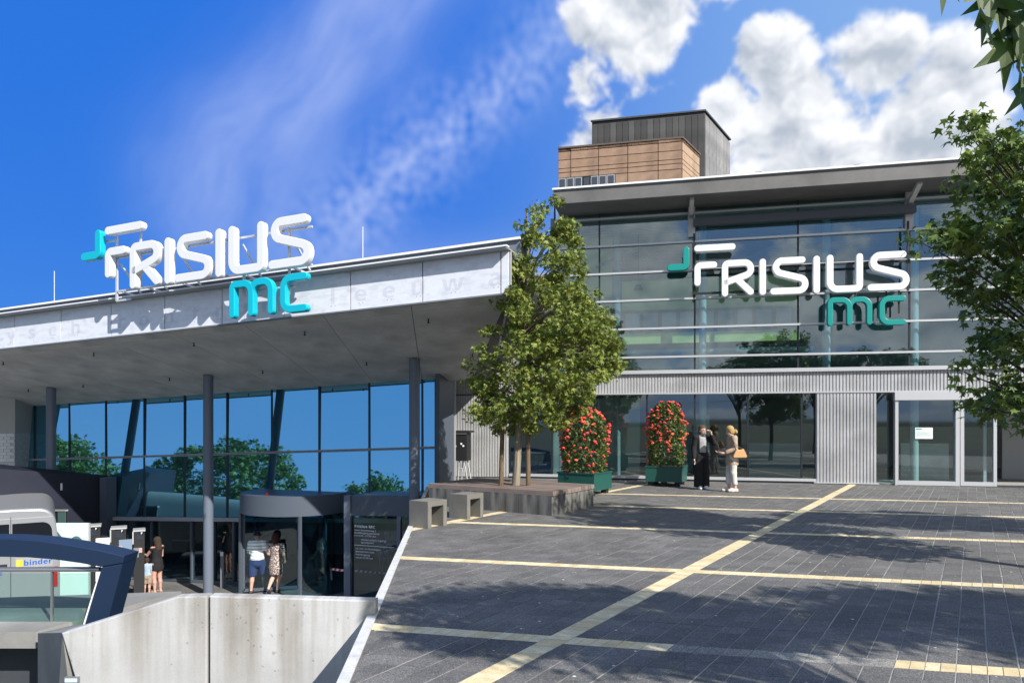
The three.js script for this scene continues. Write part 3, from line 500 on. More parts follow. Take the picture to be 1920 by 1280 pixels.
  abox(A, 'head_beam', gu[3] - .1, uGr, vb - .06, vb + .05, -.2, .14, M.aluDark);
  // ---- dark ground floor behind the doors
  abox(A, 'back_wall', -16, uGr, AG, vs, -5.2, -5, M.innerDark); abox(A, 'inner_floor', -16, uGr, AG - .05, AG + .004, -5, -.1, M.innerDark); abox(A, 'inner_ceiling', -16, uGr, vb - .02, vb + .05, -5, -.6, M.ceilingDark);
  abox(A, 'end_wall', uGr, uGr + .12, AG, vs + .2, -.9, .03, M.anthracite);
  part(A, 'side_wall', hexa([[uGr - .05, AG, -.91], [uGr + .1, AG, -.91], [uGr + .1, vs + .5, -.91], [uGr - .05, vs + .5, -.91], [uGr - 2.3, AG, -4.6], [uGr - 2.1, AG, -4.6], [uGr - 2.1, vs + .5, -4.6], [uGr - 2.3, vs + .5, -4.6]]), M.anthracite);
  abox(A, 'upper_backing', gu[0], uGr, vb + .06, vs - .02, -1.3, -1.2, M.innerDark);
  const dg = [205, 283, 358, 400, 437, 460].map((p) => aU(p)); for (let i = 0; i + 1 < dg.length; i++) part(A, 'pane', bx(dg[i + 1] - dg[i] - .06, vb - AG - .12, .012), M.doorGlass, [(dg[i] + dg[i + 1]) / 2, (vb + AG) / 2 + AT * dg[i], -.05]);
  for (const u of dg) abox(A, 'door_post', u - .035, u + .035, AG, vb - .062, -.1, .02, M.anthracite); abox(A, 'door_rail', dg[0], dg[5], AG + .005, AG + .09, -.09, .015, M.anthracite);
  for (let k = 0; k < 9; k++) { const px = 300 + k * 17; abox(A, 'ceiling_light', aU(px, -2.5) - .08, aU(px, -2.5) + .08, vb - .05, vb - .03, -2.5, -2.42, M.whiteTrim); }
  abox(A, 'reception_desk', aU(322, -1.6), aU(350, -1.6), AG, AG + 1.0, -2, -1.6, M.navyBox); abox(A, 'reception_desk', aU(322, -1.5), aU(350, -1.5), AG + 1.002, AG + 1.05, -2, -1.5, M.frosted);
  // ---- columns
  for (const [px, w] of [[95, 1.2], [390, 1.2], [777, 1.2]]) { const u = aU(px, w), top = vAt(w) + AT * u - .004, bot = AG + AT * u; part(A, 'column', cyl(.135, .135, top - bot, 24), M.column, [u, (top + bot) / 2, w]); }
  // ---- dark wall running out to the left of the glass
  const P1 = aU(186, .35), zs = [[aU(186, .3), .3], [aU(-70, 3.6), 3.6]], hT = (px, py, w) => aV(px, py, w);
  { const [n0, n1] = zs, t0 = hT(186, 893, .3), t1 = hT(-70, 873, 3.6), y = (u, v) => v + AT * u;
    part(A, 'dark_wall', hexa([[n1[0], y(n1[0], AG), n1[1]], [n0[0], y(n0[0], AG), n0[1]], [n0[0], y(n0[0], t0), n0[1]], [n1[0], y(n1[0], t1), n1[1]], [n1[0] - .3, y(n1[0], AG), n1[1] - 1], [n0[0] - .1, y(n0[0], AG), n0[1] - .4], [n0[0] - .1, y(n0[0], t0), n0[1] - .4], [n1[0] - .3, y(n1[0], t1), n1[1] - 1]]), M.navy);
    abox(A, 'wall_post', aU(186, .36), aU(199, .36), AG, aV(192, 895, .36), .0, .36, M.anthracite);
    const q = aU(122, 1.16); abox(A, 'wall_sign', q - .06, q + .06, aV(122, 918, 1.16), aV(122, 905, 1.16), 1.3, 1.34, M.whiteTrim);
    abox(A, 'wall_opening', aU(100, 1.5), aU(132, 1.5), AG, aV(116, 957, 1.5), 1.62, 1.66, M.black); abox(A, 'opening_light', aU(118, 1.5), aU(132, 1.5), AG, aV(116, 958, 1.5), 1.661, 1.68, mat(.06, .12, .12, .6)); abox(A, 'opening_lintel', aU(99, 1.5), aU(133, 1.5), aV(116, 957, 1.5) + .002, aV(116, 954, 1.5), 1.6, 1.69, M.aluDark); }
  // ---- revolving door
  const R = new THREE.Group(); R.name = 'revolving_door'; A.add(R);
  const cu = aU(560, .1), rad = 1.58, rTopV = aV(560, 929, 1.5), rBot = aV(560, 967, 1.5), ybase = AG + AT * cu;
  const drum = (r0, y0, y1, a0, a1, m, name) => { const g = new THREE.CylinderGeometry(r0, r0, y1 - y0, 40, 1, true, a0, a1 - a0), g2 = new THREE.CylinderGeometry(r0 - .05, r0 - .05, y1 - y0, 40, 1, true, a0, a1 - a0); return part(R, name, merge([g, g2]), m, [cu, (y0 + y1) / 2, .1]); };
  const yT = rTopV + AT * cu, yB = rBot + AT * cu;
  drum(rad, yB, yT, 0, Math.PI * 2, M.anthracite, 'drum_fascia'); part(R, 'drum_roof', cyl(rad - .01, rad - .01, .05, 40), M.anthracite, [cu, yT - .03, .1]); part(R, 'drum_ceiling', cyl(rad - .06, rad - .06, .04, 40), M.black, [cu, yB + .06, .1]);
  const th = (d) => d * Math.PI / 180;
  drum(rad - .02, ybase + .08, yB - .004, th(-95), th(-52), M.doorGlass, 'drum_glass'); drum(rad - .02, ybase + .08, yB - .004, th(38), th(95), M.doorGlass, 'drum_glass');
  for (const dg2 of [-92, -52, 38]) part(R, 'drum_post', bx(.07, yB - ybase, .07), M.anthracite, [cu + Math.sin(th(dg2)) * (rad - .02), (yB + ybase) / 2, .1 + Math.cos(th(dg2)) * (rad - .02)]);
  for (let k = 0; k < 3; k++) { const a = th(25 + k * 120), wing = part(R, 'door_wing', bx(rad - .14, yB - ybase - .12, .02), M.doorGlass, [cu + Math.cos(a) * rad * .48, (yB + ybase) / 2, .1 + Math.sin(a) * rad * .48], [0, -a, 0]); part(wing, 'wing_rail', bx(rad - .14, .09, .045), M.anthracite, [0, -(yB - ybase) / 2 + .06, 0]); part(wing, 'wing_stile', bx(.06, yB - ybase - .12, .045), M.anthracite, [(rad - .14) / 2, 0, 0]); }
  part(R, 'door_shaft', cyl(.05, .05, yB - ybase, 12), M.anthracite, [cu, (yB + ybase) / 2, .1]);
  for (const [dx, dz] of [[-.6, .6], [0, .8], [.5, .5]]) part(R, 'drum_spotlight', cyl(.06, .06, .01, 14), mat(.9, .9, .85, .4, { emissive: C(1, .95, .85), emissiveIntensity: .9 }), [cu + dx, yB + .034, .1 + dz]);
  part(R, 'beacon', new THREE.SphereGeometry(.05, 10, 8), M.red, [cu - .12, yT + .03, 1.3]);
  // portal wing with glass panel and printed text
  const pw = 1.15, p0 = aU(646, pw), p1 = aU(658, pw), p2 = aU(747, pw), p3 = aU(812, pw), pT = aV(700, 929, pw), pB = aV(700, 967, pw);
  abox(A, 'portal_fascia', p1 - .05, p3, pB, pT, -.1, pw, M.anthracite); abox(A, 'portal_post', p0, p1, AG, pT + .01, pw - .12, pw + .04, M.column);
  abox(A, 'portal_post', p2 - .05, p2 + .05, AG, pB - .002, pw - .1, pw, M.column); abox(A, 'portal_rail', p1 + .002, p2 - .052, AG + .01, AG + .14, pw - .07, pw - .01, M.column); abox(A, 'portal_rail', p2 + .052, p3, AG + .01, AG + .14, pw - .07, pw - .01, M.column);
  part(A, 'pane', bx(p2 - p1 - .06, pB - AG - .17, .012), M.doorGlass, [(p1 + p2) / 2 - .02, (pB + AG) / 2 + .06 + AT * p1, pw - .05]); part(A, 'pane', bx(p3 - p2 - .06, pB - AG - .17, .012), M.doorGlass, [(p2 + p3) / 2, (pB + AG) / 2 + .06 + AT * p2, pw - .05]);
  abox(A, 'inner_screen', p1, p3, AG, pB, -.6, -.55, M.innerDark);
  const tw = p2 - p1 - .12, tH = 1.0;
  const tt = canvasTex(256, 256, (g, w, h) => { g.fillStyle = '#000'; g.fillRect(0, 0, w, h); g.fillStyle = '#fff'; g.font = 'bold 25px sans-serif'; g.fillText('Frisius MC', 6, 26); g.font = '15px sans-serif'; ['Henri Dunantweg 2', 'Hoofdingang geopend', 'ma 6:30 - 21:00 uur'].forEach((s, k) => g.fillText(s, 6, 48 + k * 18)); g.font = 'bold 34px sans-serif'; g.fillText('\u2190', 4, 124); g.font = '15px sans-serif'; g.fillText('mindervaliden ingang', 46, 110); g.fillText('spoedpoort', 46, 128); g.fillRect(6, 142, 236, 3); ['za, zon- en feestdagen', 'bezoekuren huis', 'Nachtingang', 'vanaf 21:00 uur'].forEach((s, k) => g.fillText(s, 14, 170 + k * 20)); });
  tt.colorSpace = THREE.NoColorSpace;
  part(A, 'door_lettering', new THREE.PlaneGeometry(tw, tH), new THREE.MeshStandardMaterial({ color: C(.8, .82, .84), alphaMap: tt, transparent: true, roughness: .6 }), [(p1 + p2) / 2 - .02, aV(700, 1018, pw) + AT * p1, pw - .04]);
  // ---- thin lightning rods on the roof
  for (const [px, py0, py1, l] of [[101, 508, 562, 'thin lightning rod standing at the left end of the canopy roof'], [680, 425, 480, 'thin lightning rod standing on the canopy roof right of the big letters']]) {
    const w = 3.5, u = aU(px, w), p = aP(u, gTop - .02, w), top = EYE - (py0 - HOR) / FOC * aD(u, w), t = thing('lightning_rod', l, 'rod', p, 0, 'lightning rods'); part(t, 'rod', bar([0, 0, 0], [0, top - p[1], 0], .011, 6), M.galv); part(t, 'base', cyl(.1, .12, .08, 12), M.concrete, [0, .03, 0]); }
  // ---- big sign on the roof edge
  const sw = wc + .5, sg = thing('hospital_sign', 'large white and cyan letters reading FRISIUS mc on a frame at the canopy edge', 'sign', [...aP(0, 0, sw)], -AA, 'hospital name signs');
  const uL = aU(161, sw), uR = aU(590, sw), sc = (uR - uL) / (1848 - 44), ox = uL - 44 * sc, v1 = aV(243, 430, sw), v2 = aV(452, 597, sw), sy = (v1 - v2) / (726 - 105);
  const mp = (x, y) => { const u = ox + x * sc; return [u, v1 - (y - 105) * sy + AT * u]; };
  signLetters(sg, mp, .15, [M.letterWhite, M.cyan], M.letterSide, sc);
  const rail = (x0, y0, x1, y1, z, r = .022) => part(sg, 'frame_rail', sqbar([...mp(x0, y0), z], [...mp(x1, y1), z], 2 * r, 2 * r), M.galv);
  rail(205, 150, 300, 150, -.05); rail(300, 262, 1820, 262, -.05); rail(300, 470, 1820, 470, -.05); rail(300, 130, 300, 530, -.052); rail(505, 130, 505, 470, -.052); rail(300, 528, 420, 528, -.05); rail(1330, 455, 1330, 590, -.052); rail(1660, 250, 1660, 620, -.052); rail(196, 212, 300, 236, -.055); rail(1420, 575, 1700, 575, -.05);
  for (const x of [330, 560, 840, 1320, 1680]) { const a = mp(x, 470), b = mp(x, 300), f = [a[0] + .1, gTop + AT * a[0] - .0, -.62]; part(sg, 'frame_strut', sqbar([a[0], a[1], -.05], f, .035, .035), M.galv); part(sg, 'frame_strut', sqbar([b[0], b[1], -.05], f, .035, .035), M.galv); part(sg, 'foot_plate', bx(.12, .14, .2), M.darkGrey, [f[0], f[1] + .03, f[2]]); }
}
// ---- white neighbour at the far left
{
  const t = thing('white_brick_house', 'pale house with white painted brick glimpsed left of the glass front', 'building'), d = 23;
  const p0 = at(-160, 880, d), p1 = at(27, 880, d), yT = at(0, 750, d)[1], yM = at(0, 812, d)[1];
  const w = p1[0] - p0[0], cx = (p0[0] + p1[0]) / 2;
  part(t, 'wall', bx(w, yM + 4.4, 3), mat(.72, .72, .70, .85, { map: texFine }), [cx, (yM - 4.4) / 2, -d - 1.5]); part(t, 'upper_wall', bx(w + .02, yT + 1 - yM, 3.02), mat(.40, .40, .38, .8), [cx, (yT + 1 + yM) / 2 + .002, -d - 1.5]);
  const bm = [.70, .75, .66].map((k) => mat(k, k, k * .97, .85)); for (let j = 0; j < 9; j++) for (let i = 0; i < 12; i++) { const x = p1[0] - .13 - i * .25 - (j % 2) * .12; if (x > p0[0] + .1) part(t, 'brick', bx(.235, .09, .03), bm[(i * 7 + j * 3) % 3], [x, yM - .06 - j * .105, -d + .01]); }
}
// ---------------------------------------------------------------- vegetation
const leafMats = (r, g, b) => phys(r, g, b, .55, { transmission: .42, thickness: 0, vertexColors: true, side: THREE.DoubleSide, specularIntensity: .6 });
const leafM = leafMats(1, 1, 1);
// star shaped leaf, five points, in the xz plane, tip towards +z
const STAR = (() => { const p = []; const ang = [-125, -62, 0, 62, 125], len = [.55, .85, 1, .85, .55]; const pts = [[0, -.16]];
  for (let i = 0; i < 5; i++) { const a = ang[i] * Math.PI / 180; pts.push([Math.sin(a) * len[i], Math.cos(a) * len[i]]); if (i < 4) { const b = (ang[i] + ang[i + 1]) / 2 * Math.PI / 180; pts.push([Math.sin(b) * .33, Math.cos(b) * .33]); } }
  for (let i = 1; i < pts.length; i++) { const j = i + 1 === pts.length ? 1 : i + 1; p.push([0, 0], pts[i], pts[j]); } return p; })();
const OVAL = [[0, -.5], [.32, 0], [-.32, 0], [0, .5], [-.32, 0], [.32, 0]];
function leafCloud(list, shape, cols) {                // list: [x, y, z, size, yaw, pitch, roll]
  const n = list.length * shape.length, pos = new Float32Array(n * 3), col = new Float32Array(n * 3); let k = 0; const e = new THREE.Euler(), q = new THREE.Quaternion(), v = V(0, 0, 0);
  for (const [x, y, z, s, a, b, c] of list) {
    q.setFromEuler(e.set(b, a, c, 'YXZ')); const t = cols[Math.floor(rnd() * cols.length)], f = rr(.8, 1.2);
    for (const [px, pz] of shape) { v.set(px * s, -.18 * s * (px * px + pz * pz) , pz * s).applyQuaternion(q); pos[3 * k] = x + v.x; pos[3 * k + 1] = y + v.y; pos[3 * k + 2] = z + v.z; col[3 * k] = t[0] * f; col[3 * k + 1] = t[1] * f; col[3 * k + 2] = t[2] * f; k++; }
  }
  const g = new THREE.BufferGeometry(); g.setAttribute('position', new THREE.BufferAttribute(pos, 3)); g.setAttribute('color', new THREE.BufferAttribute(col, 3)); g.computeVertexNormals(); return g;
}
function limb(pts, r0, r1, n = 8) {                    // tapered, slightly crooked limb
  const c = new THREE.CatmullRomCurve3(pts.map((p) => V(...p))), seg = Math.max(4, pts.length * 5), g = new THREE.TubeGeometry(c, seg, 1, n, false), p = g.attributes.position;
  for (let i = 0; i <= seg; i++) { const o = c.getPointAt(i / seg), r = mix(r0, r1, i / seg); for (let j = 0; j <= n; j++) { const k = i * (n + 1) + j; p.setXYZ(k, o.x + (p.getX(k) - o.x) * r, o.y + (p.getY(k) - o.y) * r, o.z + (p.getZ(k) - o.z) * r); } }
  g.computeVertexNormals(); return g;
}
const barkTex = pixels(256, (u, v) => { const b = .72 + .3 * tileF(u, v, 5, 3, 5) - (tileF(u, v, 9, 12, 3) > .22 ? .35 : 0); return [b, b * .97, b * .9]; }, 2);
const barkPale = mat(.46, .43, .37, .9, { map: barkTex }), barkBrown = mat(.16, .12, .085, .9, { map: barkTex });
const GREENS = [[.20, .26, .045], [.235, .30, .052], [.16, .22, .042], [.28, .33, .07], [.135, .19, .036], [.30, .31, .06]], DEEP = [[.14, .215, .038], [.17, .25, .044], [.11, .175, .034], [.23, .30, .055], [.085, .14, .03]];
// tree whose crown fills the volume inside(x, y, z) > 0 (local metres)
function tree(name, label, pos, o) {
  const t = thing(name, label, 'tree', pos, 0, o.group), clumps = [], limbs = []; let guard = 0;
  while (clumps.length < o.clumps && guard++ < 90000) { const x = rr(o.box[0], o.box[1]), y = rr(o.box[2], o.box[3]), z = rr(o.box[4], o.box[5]); const e = o.inside(x, y, z); if (e > 0 && (e < .55 || rnd() < .45)) clumps.push([x, y, z]); }
  for (const p of o.extra || []) clumps.push(p);
  const leaves = [];
  clumps.forEach((c, i) => {
    const n = Math.round(o.per * rr(.6, 1.3)), sp = o.spread * rr(.7, 1.25);
    for (let k = 0; k < n; k++) { const a = rr(0, 6.283), u = rr(-1, 1), q = Math.sqrt(1 - u * u), r = sp * Math.cbrt(rnd()); leaves.push([c[0] + Math.cos(a) * q * r, c[1] + u * r * .75, c[2] + Math.sin(a) * q * r, o.leaf * rr(.65, 1.25), rr(0, 6.283), rr(.15, 1.4), rr(-.5, .5)]); }
    const h = o.trunk(clamp((c[1] - .5 - o.box[2]) / (o.box[3] - o.box[2]), 0, 1) * .9); if (i % (o.skip || 2) === 0 || i >= o.clumps) limbs.push(limb([h, [mix(h[0], c[0], .5), mix(h[1], c[1], .62), mix(h[2], c[2], .5)], c], .022, .006, 5));
  });
  part(t, 'crown', leafCloud(leaves, STAR, o.cols), leafM);
  const tp = []; for (let i = 0; i <= 6; i++) tp.push(o.stem(i / 6)); part(t, 'trunk', limb(tp, o.r0, o.r1, 12), o.bark);
  part(t, 'branches', merge(limbs), o.bark);
  return t;
}
// raised bed with a timber seat
const bedYaw = -33 * Math.PI / 180, bedC = [.75, 0, -12.8];
{
  const t = thing('tree_bed', 'low dark concrete tree bed with a timber seat on top', 'planter', bedC, bedYaw);  // origin at the near right corner
  const W = 3.0, D = 1.75, H = .37;
  const streak = pixels(256, (u, v) => { const s = .66 + .75 * tileF(u, v, 5, 4, 5); return [s, s * .99, s * .97]; }, .8); streak.repeat.set(1.4, .16); const cmL = mat(.27, .268, .26, .85, { map: streak }), cm = cmL;
  for (let i = 0; i < 4; i++) part(t, 'side_panel', bx(W / 4 - .008, H, .08), cm, [-W + (i + .5) * W / 4, H / 2, -.04]);
  for (let i = 0; i < 3; i++) part(t, 'end_panel', bx(.08, H, D / 3 - .008), cmL, [-.04, H / 2, -.085 - (i + .5) * (D - .17) / 3], null, 'pale water streaked end panel');
  part(t, 'side_panel', bx(W, H, .08), cm, [-W / 2, H / 2, -D + .04]); part(t, 'end_panel', bx(.08, H, D - .17), cm, [-W + .04, H / 2, -D / 2]);
  part(t, 'soil', bx(W - .18, .3, D - .18), M.soil, [-W / 2, .18, -D / 2]);
  const wood = [[.26, .20, .165], [.30, .235, .195], [.22, .17, .14], [.34, .26, .235]].map((c) => mat(...c, .8, { map: pixels(128, (u, v) => .8 + .35 * tileF(u * .15, v, 12, rnd() * 9, 3), 1.5) }));
  for (let j = 0; j < 12; j++) { const z = -.07 - j * (D - .0) / 12, cut = [-W - .02, -W * rr(.3, .7), .025]; for (let k = 0; k < 2; k++) { const a = cut[k] + .004, b = cut[k + 1] - .004; if (j >= 7 && j <= 9 && k === 1) { } part(t, 'plank', bx(b - a, .085, D / 12 - .01), wood[Math.floor(rnd() * 4)], [(a + b) / 2, H + .045, z]); } }
}
// tree in the bed
{
  const base = at(967, 905, 14.1); base[1] = .45;
  const px = (p) => slope(p) * 14.1 - base[0], py = (q) => EYE - (q - HOR) / FOC * 14.1 - base[1];
  // crown outline: rows of (y, left, right) read at the tree's own distance
  const prof = [[808, 878, 1080], [770, 866, 1115], [730, 868, 1125], [690, 872, 1180], [640, 878, 1175], [590, 888, 1150], [540, 900, 1128], [490, 915, 1118], [450, 935, 1100], [410, 962, 1085], [375, 998, 1060], [352, 1020, 1042]].map(([y, l, r]) => [py(y), px(l), px(r)]);
  const inside = (x, y, z) => { if (y < prof[0][0] || y > prof[11][0]) return -1; let i = 0; while (i < 10 && y > prof[i + 1][0]) i++; const f = (y - prof[i][0]) / (prof[i + 1][0] - prof[i][0]), l = mix(prof[i][1], prof[i + 1][1], f) + .14, r = mix(prof[i][2], prof[i + 1][2], f) - .14, c = (l + r) / 2, h = (r - l) / 2, dz = Math.min(h, 1.35) , e = 1 - ((x - c) / h) ** 2 - (z / dz) ** 2; if (base[0] + x < .05 && y > 2.5 && z < .45) return -1; return y < prof[1][0] ? e - Math.max(0, .4 * (1 - Math.abs(x - c) / h)) : e; };
  const stem = (f) => [.02 * Math.sin(f * 5) + f * .25, f * py(395), .03 * Math.sin(f * 4 + 1)];
  tree('sweetgum_tree', 'young broad green tree growing out of the timber topped bed', base, { clumps: 400, per: 62, spread: .21, leaf: .072, box: [px(862), px(1185), py(808), py(352), -1.3, 1.3], inside, cols: GREENS, trunk: (h) => stem(clamp(.28 + h * .7)), stem, r0: .085, r1: .018, bark: barkPale, skip: 3 });
  for (const [p, l] of [[941, 'timber stake left of the trunk in the tree bed'], [990, 'timber stake right of the trunk in the tree bed']]) { const q = at(p, 904, 14.0); const t = thing('tree_stake', l, 'stake', [q[0], .455, q[2]], .4, 'tree stakes'); part(t, 'stake', cyl(.045, .05, 1.5, 10), mat(.27, .19, .13, .85, { map: barkTex }), [0, .75, 0], [0, 0, p < 960 ? -.025 : .01]); part(t, 'tie', bar([0, 1.38, 0], [p < 960 ? .2 : -.2, 1.28, -.03], .018, 6), M.rubber); }
}
// trees at the right and beside the camera (their crowns shade the square)
const ball = (cx, cy, cz, rx, ry, rz) => (x, y, z) => 1 - ((x - cx) / rx) ** 2 - ((y - cy) / ry) ** 2 - ((z - cz) / rz) ** 2;
const streetStem = (h) => (f) => [.05 * Math.sin(f * 6), f * h, .04 * Math.cos(f * 5)];
{
  // right edge tree, outline by rows at its distance
  const d = 8.0, base = [6.55, 0, -d], px = (p) => slope(p) * d - base[0], py = (q) => EYE - (q - HOR) / FOC * d;
  const prof = [[770, 1860], [735, 1850], [680, 1815], [640, 1838], [600, 1870], [560, 1840], [520, 1765], [480, 1722], [440, 1735], [400, 1790], [350, 1790], [300, 1800], [250, 1830], [218, 1850], [180, 1905]].map(([y, l]) => [py(y), px(l)]);
  const inside = (x, y, z) => { if (y < prof[0][0] || y > prof[14][0]) return -1; let i = 0; while (i < 13 && y > prof[i + 1][0]) i++; const f = (y - prof[i][0]) / (prof[i + 1][0] - prof[i][0]), l = mix(prof[i][1], prof[i + 1][1], f) + .12; const h = (1.5 - l) / 2, c = (l + 1.5) / 2; return 1 - ((x - c) / h) ** 2 - (z / 1.25) ** 2; };
  tree('sweetgum_tree', 'dense dark green tree reaching in at the right edge before the glass', base, { clumps: 300, per: 56, spread: .25, leaf: .084, box: [px(1715), 1.5, py(770), py(180), -1.2, 1.2], inside, cols: DEEP, trunk: (h) => [.0, 1.6 + h * 2.6, 0], stem: streetStem(4.6), r0: .1, r1: .02, bark: barkBrown, skip: 2,
    extra: [[px(1800), py(242), .1], [px(1825), py(232), .0], [px(1842), py(262), -.1], [px(1893), py(788), .3], [px(1915), py(795), .2], [px(1725), py(462), .1], [px(1795), py(320), .3]] });
  // tree close to the camera: only the tips of a low branch enter the picture, top right
  const tn = tree('sweetgum_tree', 'overhanging branch with large pointed leaves in the top right corner', [4.5, 0, -1.65], { clumps: 210, per: 60, spread: .26, leaf: .075, box: [-2, 2.2, 3.2, 5.4, -1, 1], inside: (x, y, z) => { const e = ball(.1, 4.3, 0, 1.9, .9, .85)(x, y, z), d2 = 1.65 - z; const X = 4.5 + x, in_ = X < .765 * d2 + .28; return in_ ? -1 : e; }, cols: DEEP, trunk: (h) => [0, 1.9 + h * 2.4, 0], stem: streetStem(4.8), r0: .11, r1: .02, bark: barkBrown, skip: 3 });
  const big = []; for (const [p, q, sz, yaw, pit, rol] of [[1872, 20, .085, .4, 1.25, .3], [1912, 40, .1, -.3, 1.4, 0], [1846, 42, .07, .9, 1.1, -.3], [1888, 92, .095, .15, 1.5, .15], [1930, 90, .085, -.6, 1.3, .1], [1880, 8, .08, 2.2, 1.2, .2], [1926, 172, .075, -.9, 1.5, .3], [1930, 8, .09, 1.2, 1.3, 0], [1770, -22, .06, .1, 1.5, 0], [1835, -12, .07, .6, 1.3, .2], [1915, 128, .07, .5, 1.4, -.5], [1945, 140, .08, .2, 1.4, .2], [1900, 66, .08, 1.6, 1.35, .4], [1858, -2, .08, -.4, 1.3, -.2]]) { const g = at(p, q, 1.55); big.push([g[0] - 4.5, g[1], g[2] + 1.65, sz, yaw, pit, rol]); }
  big.forEach((b) => part(tn, 'leaf', leafCloud([[0, 0, 0, ...b.slice(3)]], STAR, [[.045, .085, .014], [.06, .105, .018]]), leafM, b.slice(0, 3))); { const a = at(1940, 40, 1.56), b = at(1875, 30, 1.56); part(tn, 'twig', limb([[.1, 2.9, .1], [a[0] - 4.5, a[1], a[2] + 1.65], [b[0] - 4.5, b[1], b[2] + 1.65]], .014, .004, 5), barkBrown); }
  // two more street trees out of the frame; their shade lies across the square
  for (const [x, z, h, l] of [[8.2, -1.6, 4.3, 'street tree beyond the right edge, nearest the camera, shading the square'], [10.6, -8.2, 4.0, 'street tree beyond the right edge, shading the square before the door']])
    tree('sweetgum_tree', l, [x, 0, z], { clumps: 200, per: 60, spread: .26, leaf: .075, box: [-2.2, 2.2, 2.5, 6, -1.2, 1.2], inside: ball(0, h, 0, 2.0, .9, .85), cols: DEEP, trunk: (q) => [0, 1.9 + q * 2.4, 0], stem: streetStem(4.8), r0: .11, r1: .02, bark: barkBrown, skip: 4, group: 'street trees out of the frame' });
  // trees across the road that the coated glass mirrors
  for (const [x, z, r, h, l] of [[-38, -17, 4.4, 4.0, 'round tree across the road, seen mirrored in the tall glass, farthest left'], [-36, -6, 5.0, 4.5, 'bushy tree across the road, seen mirrored in the middle of the tall glass'], [-33, 5, 3.6, 3.7, 'small tree across the road, mirrored beside the revolving door']])
    tree('roadside_tree', l, [x, -4.6, z], { clumps: 230, per: 56, spread: .85, leaf: .26, box: [-r, r, 1.2, h * 2.2, -r, r], inside: ball(0, h * 1.15, 0, r, h * .95, r), cols: DEEP, trunk: (q) => [0, 1.5 + q * h, 0], stem: streetStem(h * 1.5), r0: .2, r1: .04, bark: barkBrown, skip: 4, group: 'roadside trees behind the camera' });
}
// flower towers in green boxes
const geranium = (() => { const gs = []; for (let i = 0; i < 7; i++) { const g = new THREE.IcosahedronGeometry(.022, 0); const a = i * 2.4, r = i ? .026 : 0; g.translate(Math.cos(a) * r, (i ? 0 : .018) + .006 * Math.sin(i * 3), Math.sin(a) * r); gs.push(g); } return merge(gs); })();
function flowerTower(label, pos, yaw, H, W, bias) {
  const t = thing('flower_planter', label, 'planter', pos, yaw, 'flower towers in green boxes'), B = .98;
  const bh = .40, f0 = .12;
  for (const [x, z] of [[-.36, -.36], [.36, -.36], [-.36, .36], [.36, .36], [0, .36]]) part(t, 'foot', bx(.14, f0, .14), M.rubber, [x, f0 / 2, z]);
  part(t, 'box', bx(B, bh, B), M.greenBox, [0, f0 + bh / 2, 0]); for (const s of [-1, 1]) { part(t, 'rim', bx(B + .03, .03, .04), M.greenBox, [0, f0 + bh + .012, s * B / 2]); part(t, 'rim', bx(.04, .03, B - .05), M.greenBox, [s * B / 2, f0 + bh + .012, 0]); }
  part(t, 'soil', bx(B - .08, .02, B - .08), M.soil, [0, f0 + bh + .004, 0]);
  const y0 = f0 + bh, rad = (f) => W / 2 * (f < .55 ? mix(.93, 1, f / .55) : Math.sqrt(Math.max(0, 1 - ((f - .5) / .52) ** 2)) * 1.0);
  const lv = []; for (let i = 0; i < 3400; i++) { const f = Math.pow(rnd(), .9), a = rr(0, 6.283), lump = 1 + .16 * N(Math.cos(a) * 2 + bias, f * 5, Math.sin(a) * 2), r = rad(f) * lump * Math.sqrt(rr(.55, 1.02)); lv.push([Math.cos(a) * r, y0 + f * H, Math.sin(a) * r, rr(.05, .095), rr(0, 6.283), rr(.1, 1.4), rr(-.5, .5)]); }
  part(t, 'foliage', leafCloud(lv, OVAL.map(([x, z]) => [x * 1.3, z]), [[.10, .15, .035], [.13, .19, .04], [.075, .12, .03], [.19, .24, .07]]), leafM);
  const reds = [[.62, .05, .035], [.68, .085, .045], [.52, .035, .05], [.70, .13, .05]].map((c) => mat(...c, .6));
  let n = 0; while (n < 210) { const f = Math.pow(rnd(), .72), a = rr(0, 6.283); if (f < .3 && rnd() < .55) continue; if (N(Math.cos(a) * 2.3 + bias * 2, f * 4, Math.sin(a) * 2.3 + 7) < -.05 && rnd() < .75) continue; const lump = 1 + .16 * N(Math.cos(a) * 2 + bias, f * 5, Math.sin(a) * 2), r = rad(f) * lump * rr(.97, 1.12), m = part(t, 'flower', geranium, reds[n % 4], [Math.cos(a) * r, y0 + f * H + .03, Math.sin(a) * r], [rr(-.8, .8), rr(0, 6), rr(-.8, .8)]); m.scale.set(rr(.6, 1.2), rr(.6, 1.0), rr(.6, 1.2)); n++; }
  return t;
}
{ const a = ground(1097, 925), b = ground(1250, 909);
  flowerTower('red geranium tower in a green box behind the tree bed', a, -.58, 1.56, 1.16, 0); flowerTower('red geranium tower in a green box beside the two women', b, -.40, 1.80, 1.04, 5); }
